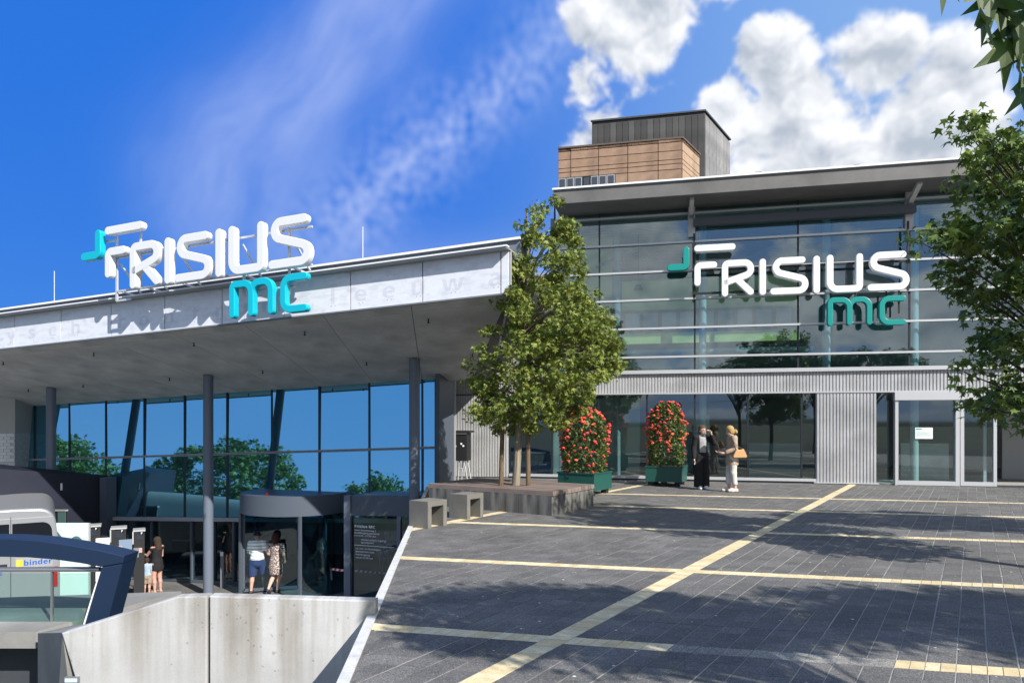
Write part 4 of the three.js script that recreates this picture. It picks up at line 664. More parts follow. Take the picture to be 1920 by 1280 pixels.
// concrete stools
for (const [px, py, l, yaw] of [[873, 972, 'rough concrete stool in front of the tree bed', -.62], [800, 989, 'rough concrete stool at the white kerb on the left edge of the square', -.62]]) {
  const p = ground(px, py), t = thing('concrete_stool', l, 'stool', [p[0], 0, p[2] - .18], yaw, 'concrete stools'), w = .42, h = .43, d = .46, k = .075;
  const s = new THREE.Shape(); s.moveTo(-d / 2, 0); s.lineTo(-d / 2, h); s.lineTo(d / 2, h); s.lineTo(d / 2, 0); s.lineTo(d / 2 - k, 0); s.lineTo(d / 2 - k, h - k); s.lineTo(-d / 2 + k, h - k); s.lineTo(-d / 2 + k, 0); s.closePath();
  const g = new THREE.ExtrudeGeometry(s, { depth: w, bevelEnabled: true, bevelSize: .008, bevelThickness: .008, bevelSegments: 2 }); g.translate(0, 0, -w / 2); g.rotateY(Math.PI / 2); g.translate(0, .006, 0); metreUV(g.index ? g.toNonIndexed() : g);
  part(t, 'seat', g, M.concreteOld);
}

{ // pale scraps and fallen leaf bits on the square
  const gs = []; for (let i = 0; i < 130; i++) { const d = rr(4.6, 17), x = rr(edgeX(d) + .3, .74 * d), g = new THREE.CircleGeometry(rr(.006, .016), 5).rotateX(-Math.PI / 2).rotateY(rr(0, 6)).translate(x, .004, -d); gs.push(g); }
  const o = shade(new THREE.Mesh(mergeGeometries(gs), mat(.62, .60, .55, .9))); o.name = 'paper_scraps'; o.userData = { kind: 'stuff', label: 'small pale scraps scattered over the dark paving', category: 'litter' }; scene.add(o);
}
// ---------------------------------------------------------------- concrete wall, bridge rail and steel frame (left foreground)
const wallTex = (() => { const t = pixels(512, (u, v) => {
  const g = .80 + .16 * tileF(u, v, 4, 21, 5) + .05 * (rnd() - .5), s = clamp((tileF(u, v * .06, 11, 31, 4) + .12) * 2.2), top = sstep(.52, .96, v + .22 * tileF(u, v * .1, 7, 8, 3)), k = s * top, pore = tileF(u, v, 48, 5, 2) > .34 ? .12 : 0;
  return [g - .20 * k - pore, g - .23 * k - pore, g - .27 * k - pore]; }, 1); return t; })();
function outlined(pxs, d, thick, y0) { const s = new THREE.Shape(pxs.map(([x, y]) => { const p = at(x, y, d); return new THREE.Vector2(p[0], p[1]); })); const g = new THREE.ExtrudeGeometry(s, { depth: thick - .03, bevelEnabled: true, bevelThickness: .015, bevelSize: .012, bevelOffset: -.012, bevelSegments: 2 }); g.translate(0, 0, -d - thick + .015); return g; }
{
  const d = 6.2, wm = mat(.69, .695, .695, .9, { map: wallTex }), w = thing('concrete_wall', 'pale streaked concrete wall with a sloping left end in the foreground', 'wall');
  const THK = .13; const uvTop = (g) => { const p = g.attributes.position, uv = g.attributes.uv; const yT = at(400, 1118, d)[1]; for (let i = 0; i < p.count; i++) uv.setXY(i, p.getX(i) / 2.2, 1 - (yT - p.getY(i)) / 2.6 - .02); return g; };
  part(w, 'wall_panel', uvTop(outlined([[114, 1187], [330, 1119], [387, 1117], [387, 1900], [330, 1900]], d, THK)), wm); part(w, 'wall_panel', uvTop(outlined([[392, 1117], [704, 1126], [704, 1900], [392, 1900]], d, THK)), wm);
  part(w, 'joint_filler', bx(.05, 3.4, .06), M.black, [slope(389.5) * (d + .07), -1.68, -d - .07]);
  const a = at(114, 1187, d), b = at(70, 1187, 7.2), lo = -4.4; const h = [[b[0], lo, b[2]], [a[0] + .5, lo, a[2] - .02], [a[0] - .002, a[1], a[2] - .02], [b[0], b[1], b[2]]];
  part(w, 'return_wall', hexa([...h, [b[0] + .2, lo, b[2] - .3], [a[0] + .6, lo, a[2] - .3], [a[0] + .15, a[1], a[2] - .3], [b[0] + .2, b[1], b[2] - .3]]), M.concrete);
  const q = at(132, 1273, d); const f = part(w, 'wall_light', bx(.13, .052, .03), M.midGrey, [q[0] + .02, q[1], q[2] + .012]); part(f, 'lens', bx(.11, .034, .01), M.frosted, [0, 0, .014]);
  // bridge
  const br = structure('bridge_deck', null, null, 'concrete footbridge deck behind the steel frame', 'bridge'), db = 7.35, p0 = at(-220, 1184, db), p1 = at(66, 1184, db), p2 = at(205, 1165, 7.9);
  part(br, 'deck', hexa([[p0[0], p0[1] - .18, p0[2]], [p1[0], p1[1] - .18, p1[2]], [p1[0], p1[1], p1[2]], [p0[0], p0[1], p0[2]], [p0[0], p0[1] - .18, p0[2] - 1.4], [p2[0] + .25, p1[1] - .18, p2[2] - 1.2], [p2[0] + .25, p1[1], p2[2] - 1.2], [p0[0], p0[1], p0[2] - 1.4]]), M.concrete);
  part(br, 'abutment', hexa([[p0[0], -4.5, p0[2] - .4], [p1[0] + .3, -4.5, p1[2] - .4], [p1[0] + .3, p1[1] - .184, p1[2] - .4], [p0[0], p0[1] - .184, p0[2] - .4], [p0[0], -4.5, p0[2] - .9], [p1[0] + .3, -4.5, p1[2] - .9], [p1[0] + .3, p1[1] - .184, p1[2] - .9], [p0[0], p0[1] - .184, p0[2] - .9]]), mat(.06, .07, .085, .8, { map: texBlotch }));
  // steel frame
  const fr = thing('steel_bridge_frame', 'curved dark blue steel beam with a slanting end leg at the bridge', 'bridge frame'), df = 7.6;
  const arcTop = [[-220, 1016], [-120, 1010], [-40, 1008], [20, 1009], [75, 1013], [130, 1021], [185, 1031], [233, 1042]], arcLow = [[188, 1063], [150, 1056], [100, 1049], [50, 1045], [0, 1044], [-100, 1046], [-220, 1052]];
  part(fr, 'beam', outlined([...arcTop, [229, 1056], [188, 1063], ...arcLow.slice(1)], df, .3), M.blueSteel);
  part(fr, 'leg', outlined([[188, 1063.6], [229, 1056.6], [199, 1172], [156, 1176]], df, .298), M.blueSteel); part(fr, 'leg_edge', outlined([[184.5, 1072], [187, 1072], [156.5, 1172], [153.5, 1172]], df - .01, .06), M.whiteTrim);
  // glass balustrade
  const bl = thing('glass_balustrade', 'glass balustrade with a round steel handrail beside the blue frame', 'railing'), dg = 7.72; const A0 = at(-220, 1068, dg), A1 = at(187, 1067, dg), B0 = at(-220, 1176, dg)[1];
  part(bl, 'handrail', bar(A0, A1, .028, 14), M.steel); for (const [x0, x1] of [[-215, -62], [-58, 95], [99, 172]]) { const l = at(x0, 1100, dg)[0], r = at(x1, 1100, dg)[0]; part(bl, 'pane', bx(r - l, A0[1] - .04 - B0, .014), M.clearGlass, [(l + r) / 2, (A0[1] - .04 + B0) / 2, -dg]); }
  for (const x of [-60, 97]) part(bl, 'post', bx(.014, A0[1] - B0, .04), M.steel, [at(x, 0, dg)[0], (A0[1] + B0) / 2, -dg]); part(bl, 'base_rail', bx(A1[0] - A0[0] - .12, .05, .07), M.steel, [(A0[0] + A1[0]) / 2 - .06, B0 + .0, -dg]);
}
// ---------------------------------------------------------------- van, ticket machines and other furniture of the forecourt
{
  const X = -12.2, Z = -16.6, y = aFloor(X, Z), H = 2.86, t = thing('parked_van', 'grey high roofed delivery van seen from behind at the left edge', 'van', [X, y, Z], .6);
  const s = new THREE.Shape(); s.moveTo(-1.0, .38); s.lineTo(-1.0, 1.5); s.lineTo(-.92, 2.45); s.quadraticCurveTo(-.88, H - .06, -.6, H - .02); s.quadraticCurveTo(0, H + .02, .6, H - .02); s.quadraticCurveTo(.88, H - .06, .92, 2.45); s.lineTo(1.0, 1.5); s.lineTo(1.0, .38); s.closePath();
  const g = new THREE.ExtrudeGeometry(s, { depth: 4.3, bevelEnabled: true, bevelThickness: .07, bevelSize: .06, bevelOffset: -.06, bevelSegments: 3, curveSegments: 10 }); g.translate(0, 0, -4.37); part(t, 'body', g, M.vanPaint);
  for (const sd of [-1, 1]) {
    const w = new THREE.Shape(); w.moveTo(.03 * sd, 1.74); w.lineTo(.87 * sd, 1.74); w.lineTo(.83 * sd, 2.3); w.quadraticCurveTo(.8 * sd, 2.48, .64 * sd, 2.5); w.lineTo(.03 * sd, 2.5); w.closePath();
    part(t, 'rear_window', new THREE.ExtrudeGeometry(w, { depth: .015, bevelEnabled: false }), M.vanGlass, [0, 0, -.0]);
    part(t, 'taillight', bx(.1, .5, .05), mat(.35, .01, .012, .25), [.9 * sd, 1.12, .0]); part(t, 'rear_wheel', cyl(.35, .35, .24, 22), M.rubber, [.82 * sd, .35, -1.2], [0, 0, Math.PI / 2]); part(t, 'front_wheel', cyl(.35, .35, .24, 22), M.rubber, [.82 * sd, .35, -3.6], [0, 0, Math.PI / 2]);
    for (const yy of [.9, 1.9]) part(t, 'door_hinge', bx(.05, .09, .04), M.vanPaint, [.93 * sd, yy + .1, .0]);
  }
  part(t, 'door_seam', bx(.012, 2.1, .01), M.black, [0, 1.62, .001]); part(t, 'bumper', bx(1.96, .22, .2), M.rubber, [0, .46, .02]); part(t, 'door_handle', bx(.26, .07, .04), M.black, [-.2, 1.5, .01]); part(t, 'number_plate', bx(.5, .11, .012), mat(.1, .14, .35, .5), [-.42, 1.34, .008]); part(t, 'crease', bx(1.7, .012, .012), M.alu, [0, 2.62, .0]);
  const bt = canvasTex(256, 96, (c, w, h) => { c.fillStyle = '#8f9397'; c.fillRect(0, 0, w, h); c.fillStyle = '#e2b420'; c.fillRect(6, 20, 44, 58); c.fillStyle = '#f0d25a'; c.fillRect(12, 26, 18, 46); c.fillStyle = '#1e4fa8'; c.font = 'bold 62px sans-serif'; c.fillText('binder', 54, 74); });
  part(t, 'lettering', new THREE.PlaneGeometry(.76, .27), new THREE.MeshStandardMaterial({ map: bt, roughness: .35 }), [.47, 1.53, .006]);
}
{
  const d = 17.6, a = at(99, 980, d), b = at(166, 980, d), y = aFloor(a[0], -d), t = thing('glass_screen', 'pale frosted glass screen with a dark wave stripe right of the van', 'screen', [(a[0] + b[0]) / 2, y, -d]), w = b[0] - a[0], h = a[1] - y;
  part(t, 'pane', bx(w, h, .02), M.frosted, [0, h / 2, 0]);
  const s = new THREE.Shape(); for (let i = 0; i <= 20; i++) { const f = i / 20; s[i ? 'lineTo' : 'moveTo'](-w / 2 + f * w, h - .22 - .32 * f + .1 * Math.cos(f * 9)); } for (let i = 20; i >= 0; i--) { const f = i / 20; s.lineTo(-w / 2 + f * w, h - .40 - .22 * f + .12 * Math.cos(f * 9 + .4)); } s.closePath();
  part(t, 'wave_stripe', new THREE.ExtrudeGeometry(s, { depth: .004, bevelEnabled: false }), mat(.05, .13, .13, .6), [0, 0, .011]); part(t, 'foot', bx(w + .06, .06, .12), M.steel, [0, .03, 0]); part(t, 'edge_rail', bx(.03, h, .04), M.alu, [w / 2 + .016, h / 2, 0]);
  const ms = [[183, 158, 132, 986, 'ticket machine with a white side panel next to the frosted screen', M.letterWhite], [232, 208, 183, 990, 'ticket machine with a white side panel in the middle of the three', M.letterWhite], [268, 250, 226, 994, 'ticket machine with a blue grey side panel used by the woman and child', mat(.16, .22, .32, .5)]];
  ms.forEach(([r, m, l, top, lab, pm], i) => {
    const dd = 18.3 + i * .25, p = at(m, top, dd), q = thing('ticket_machine', lab, 'ticket machine', [p[0], aFloor(p[0], -dd), -dd], .5, 'ticket machines'), W = (r - m) / FOC * dd, PW = (m - l) / FOC * dd, hh = p[1] - aFloor(p[0], -dd);
    part(q, 'terminal', bx(W, hh - .04, .4), M.black, [W / 2, hh / 2 - .02, -.2]); part(q, 'hood', bx(W + .04, .04, .46), M.alu, [W / 2, hh - .018, -.19]); part(q, 'hood_side', bx(.03, .34, .44), M.alu, [-.018, hh - .21, -.19]); part(q, 'side_panel', bx(PW - .04, hh * .56, .04), pm, [-PW / 2 - .02, hh * .60, .0]); part(q, 'panel_foot', bx(.06, hh * .34, .04), M.midGrey, [-PW / 2 - .02, hh * .158, .0]);
    part(q, 'display', bx(W * .55, .16, .01), mat(.03, .035, .05, .15), [W * .5, hh - .2, .006]); part(q, 'card_reader', bx(.08, .13, .03), mat(.45, .3, .28, .5), [W * .62, hh - .56, .012]); part(q, 'slot_plate', bx(.13, .26, .012), M.midGrey, [W * .22, hh - .62, .006]);
    const sg = canvasTex(64, 64, (c) => { c.fillStyle = '#0b0b12'; c.fillRect(0, 0, 64, 64); c.fillStyle = '#d8dde4'; c.font = 'bold 50px sans-serif'; c.fillText('P', 18, 50); }); part(q, 'parking_symbol', new THREE.PlaneGeometry(.1, .1), new THREE.MeshStandardMaterial({ map: sg, roughness: .4 }), [W * .72, hh - .09, .0065]);
  });
  const bp = aGround(620, 1115), bo = thing('bollard', 'slim dark steel bollard with tape tied to it before the entrance', 'bollard', bp); part(bo, 'post', cyl(.045, .045, .82, 16), M.anthracite, [0, .41, 0]); part(bo, 'cap', new THREE.SphereGeometry(.045, 14, 8, 0, 6.3, 0, 1.57), M.anthracite, [0, .82, 0]);
  const tapeTex = canvasTex(256, 16, (c) => { for (let k = 0; k < 16; k++) { c.fillStyle = k % 2 ? '#e8d8dc' : '#c9303c'; c.beginPath(); c.moveTo(k * 16, 0); c.lineTo(k * 16 + 16, 0); c.lineTo(k * 16 + 8, 16); c.lineTo(k * 16 - 8, 16); c.fill(); } }); tapeTex.wrapS = THREE.RepeatWrapping; tapeTex.repeat.set(3, 1);
  const tm = new THREE.MeshStandardMaterial({ map: tapeTex, roughness: .5, side: THREE.DoubleSide }), tp = thing('barrier_tape', 'red and white barrier tape stretched right from the bollard', 'tape', [bp[0], bp[1] + .72, bp[2] + .05]);
  { const L = 3.2, n = 24, g = new THREE.PlaneGeometry(L, .06, n, 1), p = g.attributes.position; for (let i = 0; i < p.count; i++) { const x = p.getX(i) + L / 2; p.setXYZ(i, x, p.getY(i) - .05 * Math.sin(x / L * Math.PI) + x * .02, .03 * Math.sin(x * 5) + .25 * x); } g.computeVertexNormals(); part(tp, 'tape', g, tm); part(tp, 'tape_end', new THREE.PlaneGeometry(.05, .3, 1, 4), tm, [.03, -.15, .02], [0, .3, .1]); }
  const ap = aGround(417, 1101), po = thing('access_post', 'narrow grey access post with a white reader left of the revolving door', 'post', ap); part(po, 'post', bx(.1, 1.05, .1), M.midGrey, [0, .525, 0]); part(po, 'reader', bx(.09, .12, .02), M.letterWhite, [0, 1.0, .06]);
}
// ---------------------------------------------------------------- black cabinet on a trestle beside the ribbed wall
{
  const d = 20.2, t = thing('black_cabinet', 'black lidded cabinet on a white trestle against the ribbed wall', 'cabinet', [slope(857) * d, 0, -d], -.2), h0 = .62, hb = .82;
  part(t, 'body', bx(.72, hb, .5), M.black, [0, h0 + hb / 2, 0]); part(t, 'lid', bx(.86, .06, .6), M.rubber, [.02, h0 + hb + .035, 0]); part(t, 'hinge_rail', bx(.74, .03, .04), M.midGrey, [0, h0 + hb - .02, .26]);
  for (const [x, y] of [[-.12, .45], [.02, .43], [.2, .5], [.26, .44]]) part(t, 'sticker', bx(.05, .05, .004), M.whiteTrim, [x, h0 + y, .253]);
  for (const z of [-.2, .2]) { part(t, 'leg', bar([.12, h0, z], [.08, 0, z], .018), M.alu); part(t, 'leg', bar([.26, h0, z], [.38, 0, z], .018), M.alu); part(t, 'leg', bar([-.28, h0, z], [-.34, 0, z], .018), M.alu); } for (const y of [.18, .4]) part(t, 'rung', bar([.11, y, .2], [.33, y, .2], .014), M.alu);
  part(t, 'cable', limb([[-.1, h0, .15], [-.2, .3, .2], [-.45, .06, .2], [-.7, .02, .18]], .012, .012, 6), M.rubber);
}
// ---------------------------------------------------------------- people
function surfaceNet(sdf, lo, hi, h) {
  const n = [0, 1, 2].map((k) => Math.ceil((hi[k] - lo[k]) / h) + 2), [nx, ny, nz] = n, F = new Float32Array(nx * ny * nz);
  let q = 0; for (let k = 0; k < nz; k++) for (let j = 0; j < ny; j++) for (let i = 0; i < nx; i++) F[q++] = sdf(lo[0] + i * h, lo[1] + j * h, lo[2] + k * h);
  const id = new Int32Array(nx * ny * nz).fill(-1), pos = [], idx = [], at3 = (i, j, k) => i + nx * (j + ny * k);
  for (let k = 0; k < nz - 1; k++) for (let j = 0; j < ny - 1; j++) for (let i = 0; i < nx - 1; i++) {
    const c = []; let m = 0; for (let e = 0; e < 8; e++) { const f = F[at3(i + (e & 1), j + (e >> 1 & 1), k + (e >> 2))]; c.push(f); if (f < 0) m |= 1 << e; }
    if (m === 0 || m === 255) continue; let x = 0, y = 0, z = 0, cnt = 0;
    for (const [a, b] of [[0, 1], [2, 3], [4, 5], [6, 7], [0, 2], [1, 3], [4, 6], [5, 7], [0, 4], [1, 5], [2, 6], [3, 7]]) if ((c[a] < 0) !== (c[b] < 0)) { const t = c[a] / (c[a] - c[b]); x += mix(a & 1, b & 1, t); y += mix(a >> 1 & 1, b >> 1 & 1, t); z += mix(a >> 2, b >> 2, t); cnt++; }
    id[at3(i, j, k)] = pos.length / 3; pos.push(lo[0] + (i + x / cnt) * h, lo[1] + (j + y / cnt) * h, lo[2] + (k + z / cnt) * h);
  }
  const quad = (a, b, c, d, flip) => { if (a < 0 || b < 0 || c < 0 || d < 0) return; flip ? idx.push(a, c, b, a, d, c) : idx.push(a, b, c, a, c, d); };
  for (let k = 1; k < nz - 1; k++) for (let j = 1; j < ny - 1; j++) for (let i = 1; i < nx - 1; i++) {
    const f = F[at3(i, j, k)] < 0;
    if (f !== F[at3(i + 1, j, k)] < 0) quad(id[at3(i, j - 1, k - 1)], id[at3(i, j, k - 1)], id[at3(i, j, k)], id[at3(i, j - 1, k)], !f);
    if (f !== F[at3(i, j + 1, k)] < 0) quad(id[at3(i - 1, j, k - 1)], id[at3(i - 1, j, k)], id[at3(i, j, k)], id[at3(i, j, k - 1)], !f);
    if (f !== F[at3(i, j, k + 1)] < 0) quad(id[at3(i - 1, j - 1, k)], id[at3(i, j - 1, k)], id[at3(i, j, k)], id[at3(i - 1, j, k)], !f);
  }
  const g = new THREE.BufferGeometry(); g.setAttribute('position', new THREE.Float32BufferAttribute(pos, 3)); g.setIndex(idx); g.computeVertexNormals();
  const uv = new Float32Array(pos.length / 3 * 2); for (let i = 0; i < uv.length / 2; i++) { uv[2 * i] = pos[3 * i] + pos[3 * i + 2] * .7; uv[2 * i + 1] = pos[3 * i + 1]; } g.setAttribute('uv', new THREE.BufferAttribute(uv, 2));
  return g;
}
// chains of [x, y, z, r]; grow adds cloth thickness; clip(x, y, z) > 0 cuts away
function flesh(chains, h, { grow = 0, k = .03, clip } = {}) {
  const seg = []; const lo = [9, 9, 9], hi = [-9, -9, -9];
  for (const c of chains) { for (let i = 0; i + 1 < c.length; i++) seg.push([c[i], c[i + 1], c.squash ?? 1]); for (const p of c) for (let a = 0; a < 3; a++) { lo[a] = Math.min(lo[a], p[a] - p[3] - grow - .03); hi[a] = Math.max(hi[a], p[a] + p[3] + grow + .03); } }
  const sdf = (x, y, z) => { let d = 1e3; for (const [a, b, fl] of seg) { const vx = b[0] - a[0], vy = b[1] - a[1], vz = (b[2] - a[2]) * fl, px = x - a[0], py = y - a[1], pz = (z - a[2]) * fl, L = vx * vx + vy * vy + vz * vz; const t = L ? clamp((px * vx + py * vy + pz * vz) / L) : 0; const e = Math.hypot(px - t * vx, py - t * vy, pz - t * vz) - mix(a[3], b[3], t) - grow; const hh = Math.max(k - Math.abs(d - e), 0) / k; d = Math.min(d, e) - hh * hh * k * .25; } return clip ? Math.max(d, clip(x, y, z)) : d; };
  return surfaceNet(sdf, lo, hi, h);
}
const nrm = (v) => { const l = Math.hypot(...v); return v.map((x) => x / l); }, crs = (a, b) => [a[1] * b[2] - a[2] * b[1], a[2] * b[0] - a[0] * b[2], a[0] * b[1] - a[1] * b[0]], add = (a, b, s) => [a[0] + b[0] * s, a[1] + b[1] * s, a[2] + b[2] * s];
function handChains(w, dir, palm, side, sz = 1) {
  const d = nrm(dir), n = nrm(palm), s = crs(d, n).map((x) => x * side), P = (f, o, q, r) => [...add(add(add(w, d, f * sz), s, o * sz), n, q * sz), r * sz];
  const ch = [[P(-.02, 0, 0, .025), P(.03, .012, 0, .026), P(.08, .022, 0, .02)], [P(.0, 0, 0, .024), P(.08, -.02, 0, .019)]];
  [[.028, .068], [.009, .076], [-.010, .070], [-.028, .055]].forEach(([o, l]) => ch.push([P(.082, o, .002, .0095), P(.082 + l * .5, o * 1.08, .010, .0088), P(.082 + l * .9, o * 1.1, .028, .0078)]));
  ch.push([P(.015, .03, .005, .013), P(.05, .056, .014, .0105), P(.078, .062, .024, .009)]); return ch;
}
function person(label, pos, yaw, S, o) {
  const t = thing('person', label, 'person', pos, yaw), J = { head: [0, 1.555, .01], neck: [0, 1.40, -.012], chest: [0, 1.26, 0], waist: [0, 1.06, .005], hip: [0, .93, 0], sm: [-.165, 1.37, 0], sp: [.165, 1.37, 0], em: [-.215, 1.10, -.02], ep: [.215, 1.10, -.02], wm: [-.22, .86, .05], wp: [.22, .86, .05], hm: [-.088, .90, 0], hp: [.088, .90, 0], km: [-.095, .49, .015], kp: [.095, .49, .015], am: [-.098, .085, -.02], ap: [.098, .085, -.02], toem: [0, -.045, .15], toep: [0, -.045, .15], ...o.J };
  const q = (n, r) => [...J[n], r], fl = (c, f) => { c.squash = f; return c; }, B = o.build || 1;
  const torso = [fl([q('hip', .135 * B), q('waist', .118 * B), q('chest', .135 * B)], 1.3), [q('sm', .058 * B), [0, J.chest[1] + .07, 0, .085 * B], q('sp', .058 * B)]];
  const arm = (s) => [[q('s' + s, .054 * B), q('e' + s, .040 * B), q('w' + s, .026)]], leg = (s) => [[q('h' + s, .092 * B), q('k' + s, .060), [mix(J['k' + s][0], J['a' + s][0], .35), mix(J['k' + s][1], J['a' + s][1], .35), mix(J['k' + s][2], J['a' + s][2], .35) - .015, .055], q('a' + s, .036)]];
  const foot = (s) => { const a = J['a' + s], f = J['toe' + s]; return [[[a[0], a[1] - .035, a[2] - .03, .036], [a[0] + f[0] * .6, a[1] + f[1] * .8, a[2] + f[2] * .6, .038], [a[0] + f[0], a[1] + f[1], a[2] + f[2], .03]]]; };
  const H = J.head, look = o.look || 0, tilt = o.nod || 0, hx = (x, y, z) => { const c = Math.cos(look), s = Math.sin(look), y2 = y * Math.cos(tilt) - z * Math.sin(tilt), z2 = y * Math.sin(tilt) + z * Math.cos(tilt); return [H[0] + x * c + z2 * s, H[1] + y2, H[2] - x * s + z2 * c]; };
  const headC = [[[...hx(0, -.05, .018), .066], [...hx(0, .05, -.012), .088]], [[...hx(0, -.075, .045), .035], [...hx(0, -.03, .05), .045]], [[...hx(0, .012, .088), .010], [...hx(0, -.022, .105), .013]], [[...hx(-.084, .0, -.01), .014], [...hx(-.084, -.025, -.005), .012]], [[...hx(.084, .0, -.01), .014], [...hx(.084, -.025, -.005), .012]], [q('neck', .05), [...hx(0, -.06, -.01), .045]]];
  const all = [...torso, ...arm('m'), ...arm('p'), ...leg('m'), ...leg('p'), ...foot('m'), ...foot('p'), headC[5]];
  const gs = [flesh(all, .018, {}), flesh(headC, .008, { k: .02 })];
  const dirOf = (s) => nrm(add(J['w' + s], J['e' + s], -1)); for (const s of ['m', 'p']) gs.push(flesh(handChains(J['w' + s], (o.hand || {})[s]?.[0] || dirOf(s), (o.hand || {})[s]?.[1] || [s === 'm' ? 1 : -1, 0, .2], s === 'm' ? -1 : 1), .0055, { k: .008 }));
  const body = part(t, 'body', mergeGeometries(gs), mat(...(o.skin || [.50, .31, .23]), .6));
  for (const s of [-1, 1]) { part(t, 'eye', new THREE.SphereGeometry(.011, 8, 6), mat(.03, .02, .015, .3), hx(.031 * s, .012, .086)); part(t, 'eyebrow', bx(.032, .007, .008), o.hairM, hx(.032 * s, .034, .089)); }
  part(t, 'mouth', bx(.042, .009, .01), mat(.35, .09, .08, .5), hx(0, -.055, .086));
  for (const c of o.wear({ q, J, torso, arm, leg, foot, hx, fl, headC })) part(t, c.name, flesh(c.chains, c.h || .016, c), c.mat, null, null, c.label);
  t.scale.setScalar(S); return t;
}
const cloth = (r, g, b, o = {}) => mat(r, g, b, .9, { map: texFine, ...o });
const headHair = (hx, cut) => ({ chains: [[[...hx(0, -.0, -.03), .08], [...hx(0, .055, -.018), .092]]], grow: .014, h: .01, k: .02, clip: cut });
{
  // woman in black shading her eyes
  const p1 = ground(1316, 917), brown = cloth(.10, .055, .032);
  person('woman in a long black coat shading her eyes with one hand', p1, .12, .985, { skin: [.52, .33, .25], hairM: brown, look: .25, nod: -.05, J: { head: [.02, 1.55, .02], ep: [.30, 1.24, .10], wp: [.16, 1.52, .20], em: [-.215, 1.09, -.02], wm: [-.235, .84, .06], am: [-.08, .085, -.01], ap: [.085, .085, .0], km: [-.09, .49, .02], kp: [.09, .49, .02] }, hand: { p: [[-.85, .35, .1], [0, -.8, .5]] },
    wear: ({ q, J, torso, arm, leg, foot, hx, fl }) => [
      { name: 'shirt', chains: [...torso], grow: .012, mat: cloth(.42, .42, .42), clip: (x, y, z) => Math.max(.90 - y, y - 1.43) },
      { name: 'coat', chains: [...torso, ...arm('m'), ...arm('p'), fl([q('hip', .15), [-.01, .62, -.03, .19], [.01, .36, -.04, .21]], 1.35)], grow: .028, mat: cloth(.012, .012, .015), clip: (x, y, z) => { const open = .085 + Math.max(0, .9 - y) * .12; return Math.max(.40 - y + .1 * x, y - 1.45, (z > 0 && Math.abs(x) < open && y < 1.45) ? .03 : -1, Math.hypot(x - J.wp[0], y - J.wp[1], z - J.wp[2]) < .05 ? .02 : -1); } },
      { name: 'trousers', chains: [[q('hip', .135), [0, .86, 0, .14]], [q('hm', .105), [-.1, .5, .01, .10], [-.1, .09, .0, .105]], [q('hp', .105), [.1, .5, .01, .10], [.1, .09, .0, .105]]], grow: .006, mat: cloth(.010, .010, .012), clip: (x, y) => Math.max(.06 - y, y - .98) },
      { name: 'shoes', chains: [...foot('m'), ...foot('p')], grow: .012, h: .012, mat: mat(.75, .74, .72, .6), clip: (x, y) => Math.max(y - .1, .004 - y) },
      { name: 'hair', mat: brown, ...headHair(hx, (x, y, z) => { const c = hx(0, .035, .04); return (z > c[2] && y < c[1] + .03) ? .02 : y < c[1] - .13 ? .02 : -1; }) },
      { name: 'phone', chains: [[[-.24, .74, .1, .012], [-.24, .67, .11, .012]]], h: .006, mat: M.letterWhite },
    ] });
  const p2 = ground(1373, 922), blond = cloth(.50, .33, .13);
  person('blond woman in a beige jacket and white trousers facing left', p2, -Math.PI / 2, .985, { skin: [.55, .34, .26], hairM: blond, nod: .32, J: { head: [0, 1.535, .055], neck: [0, 1.40, .0], em: [-.215, 1.11, .0], wm: [-.16, 1.02, .24], ep: [.215, 1.10, -.01], wp: [.16, 1.00, .24], am: [-.09, .085, .05], ap: [.09, .085, -.05], km: [-.09, .49, .05], kp: [.09, .49, .0] }, hand: { m: [[.2, -.05, 1], [.5, .8, 0]], p: [[-.2, -.1, 1], [-.5, .8, 0]] },
    wear: ({ q, J, torso, arm, leg, foot, hx, fl }) => [
      { name: 'jacket', chains: [...torso, ...arm('m'), ...arm('p'), fl([q('hip', .14), [0, .80, 0, .155], [0, .70, 0, .16]], 1.2)], grow: .026, mat: cloth(.50, .38, .27), clip: (x, y, z) => Math.max(.69 - y, y - 1.45, Math.hypot(x - J.wp[0], y - J.wp[1], z - J.wp[2]) < .06 || Math.hypot(x - J.wm[0], y - J.wm[1], z - J.wm[2]) < .06 ? .02 : -1) },
      { name: 'trousers', chains: [[q('hip', .13), [0, .86, 0, .13]], [q('hm', .10), q('km', .075), [J.am[0], .2, J.am[2] + .01, .062]], [q('hp', .10), q('kp', .075), [J.ap[0], .2, J.ap[2] + .01, .062]]], grow: .008, mat: cloth(.74, .72, .67), clip: (x, y) => Math.max(.19 - y, y - .96) },
      { name: 'shoes', chains: [...foot('m'), ...foot('p')], grow: .014, h: .012, mat: mat(.68, .57, .48, .6), clip: (x, y) => Math.max(y - .11, .004 - y) },
      { name: 'hair', mat: blond, ...headHair(hx, (x, y, z) => { const c = hx(0, .02, .045); return (z > c[2] && y < c[1] + .045) ? .02 : y < c[1] - .13 ? .02 : -1; }) },
      { name: 'hair_bun', chains: [[[0, 1.56, -.085, .042], [0, 1.53, -.10, .045]]], h: .01, mat: blond },
    ] });
  // her bag
  const b = thing('shoulder_bag', 'tan leather bag hanging from the shoulder of the blond woman', 'bag', [p2[0] + .10, .89, p2[2] + .26], .1); b.scale.setScalar(.84); const s = new THREE.Shape(); s.moveTo(-.19, .03); s.quadraticCurveTo(-.2, 0, -.16, 0); s.lineTo(.16, 0); s.quadraticCurveTo(.2, 0, .19, .03); s.lineTo(.10, .22); s.quadraticCurveTo(0, .17, -.10, .22); s.closePath();
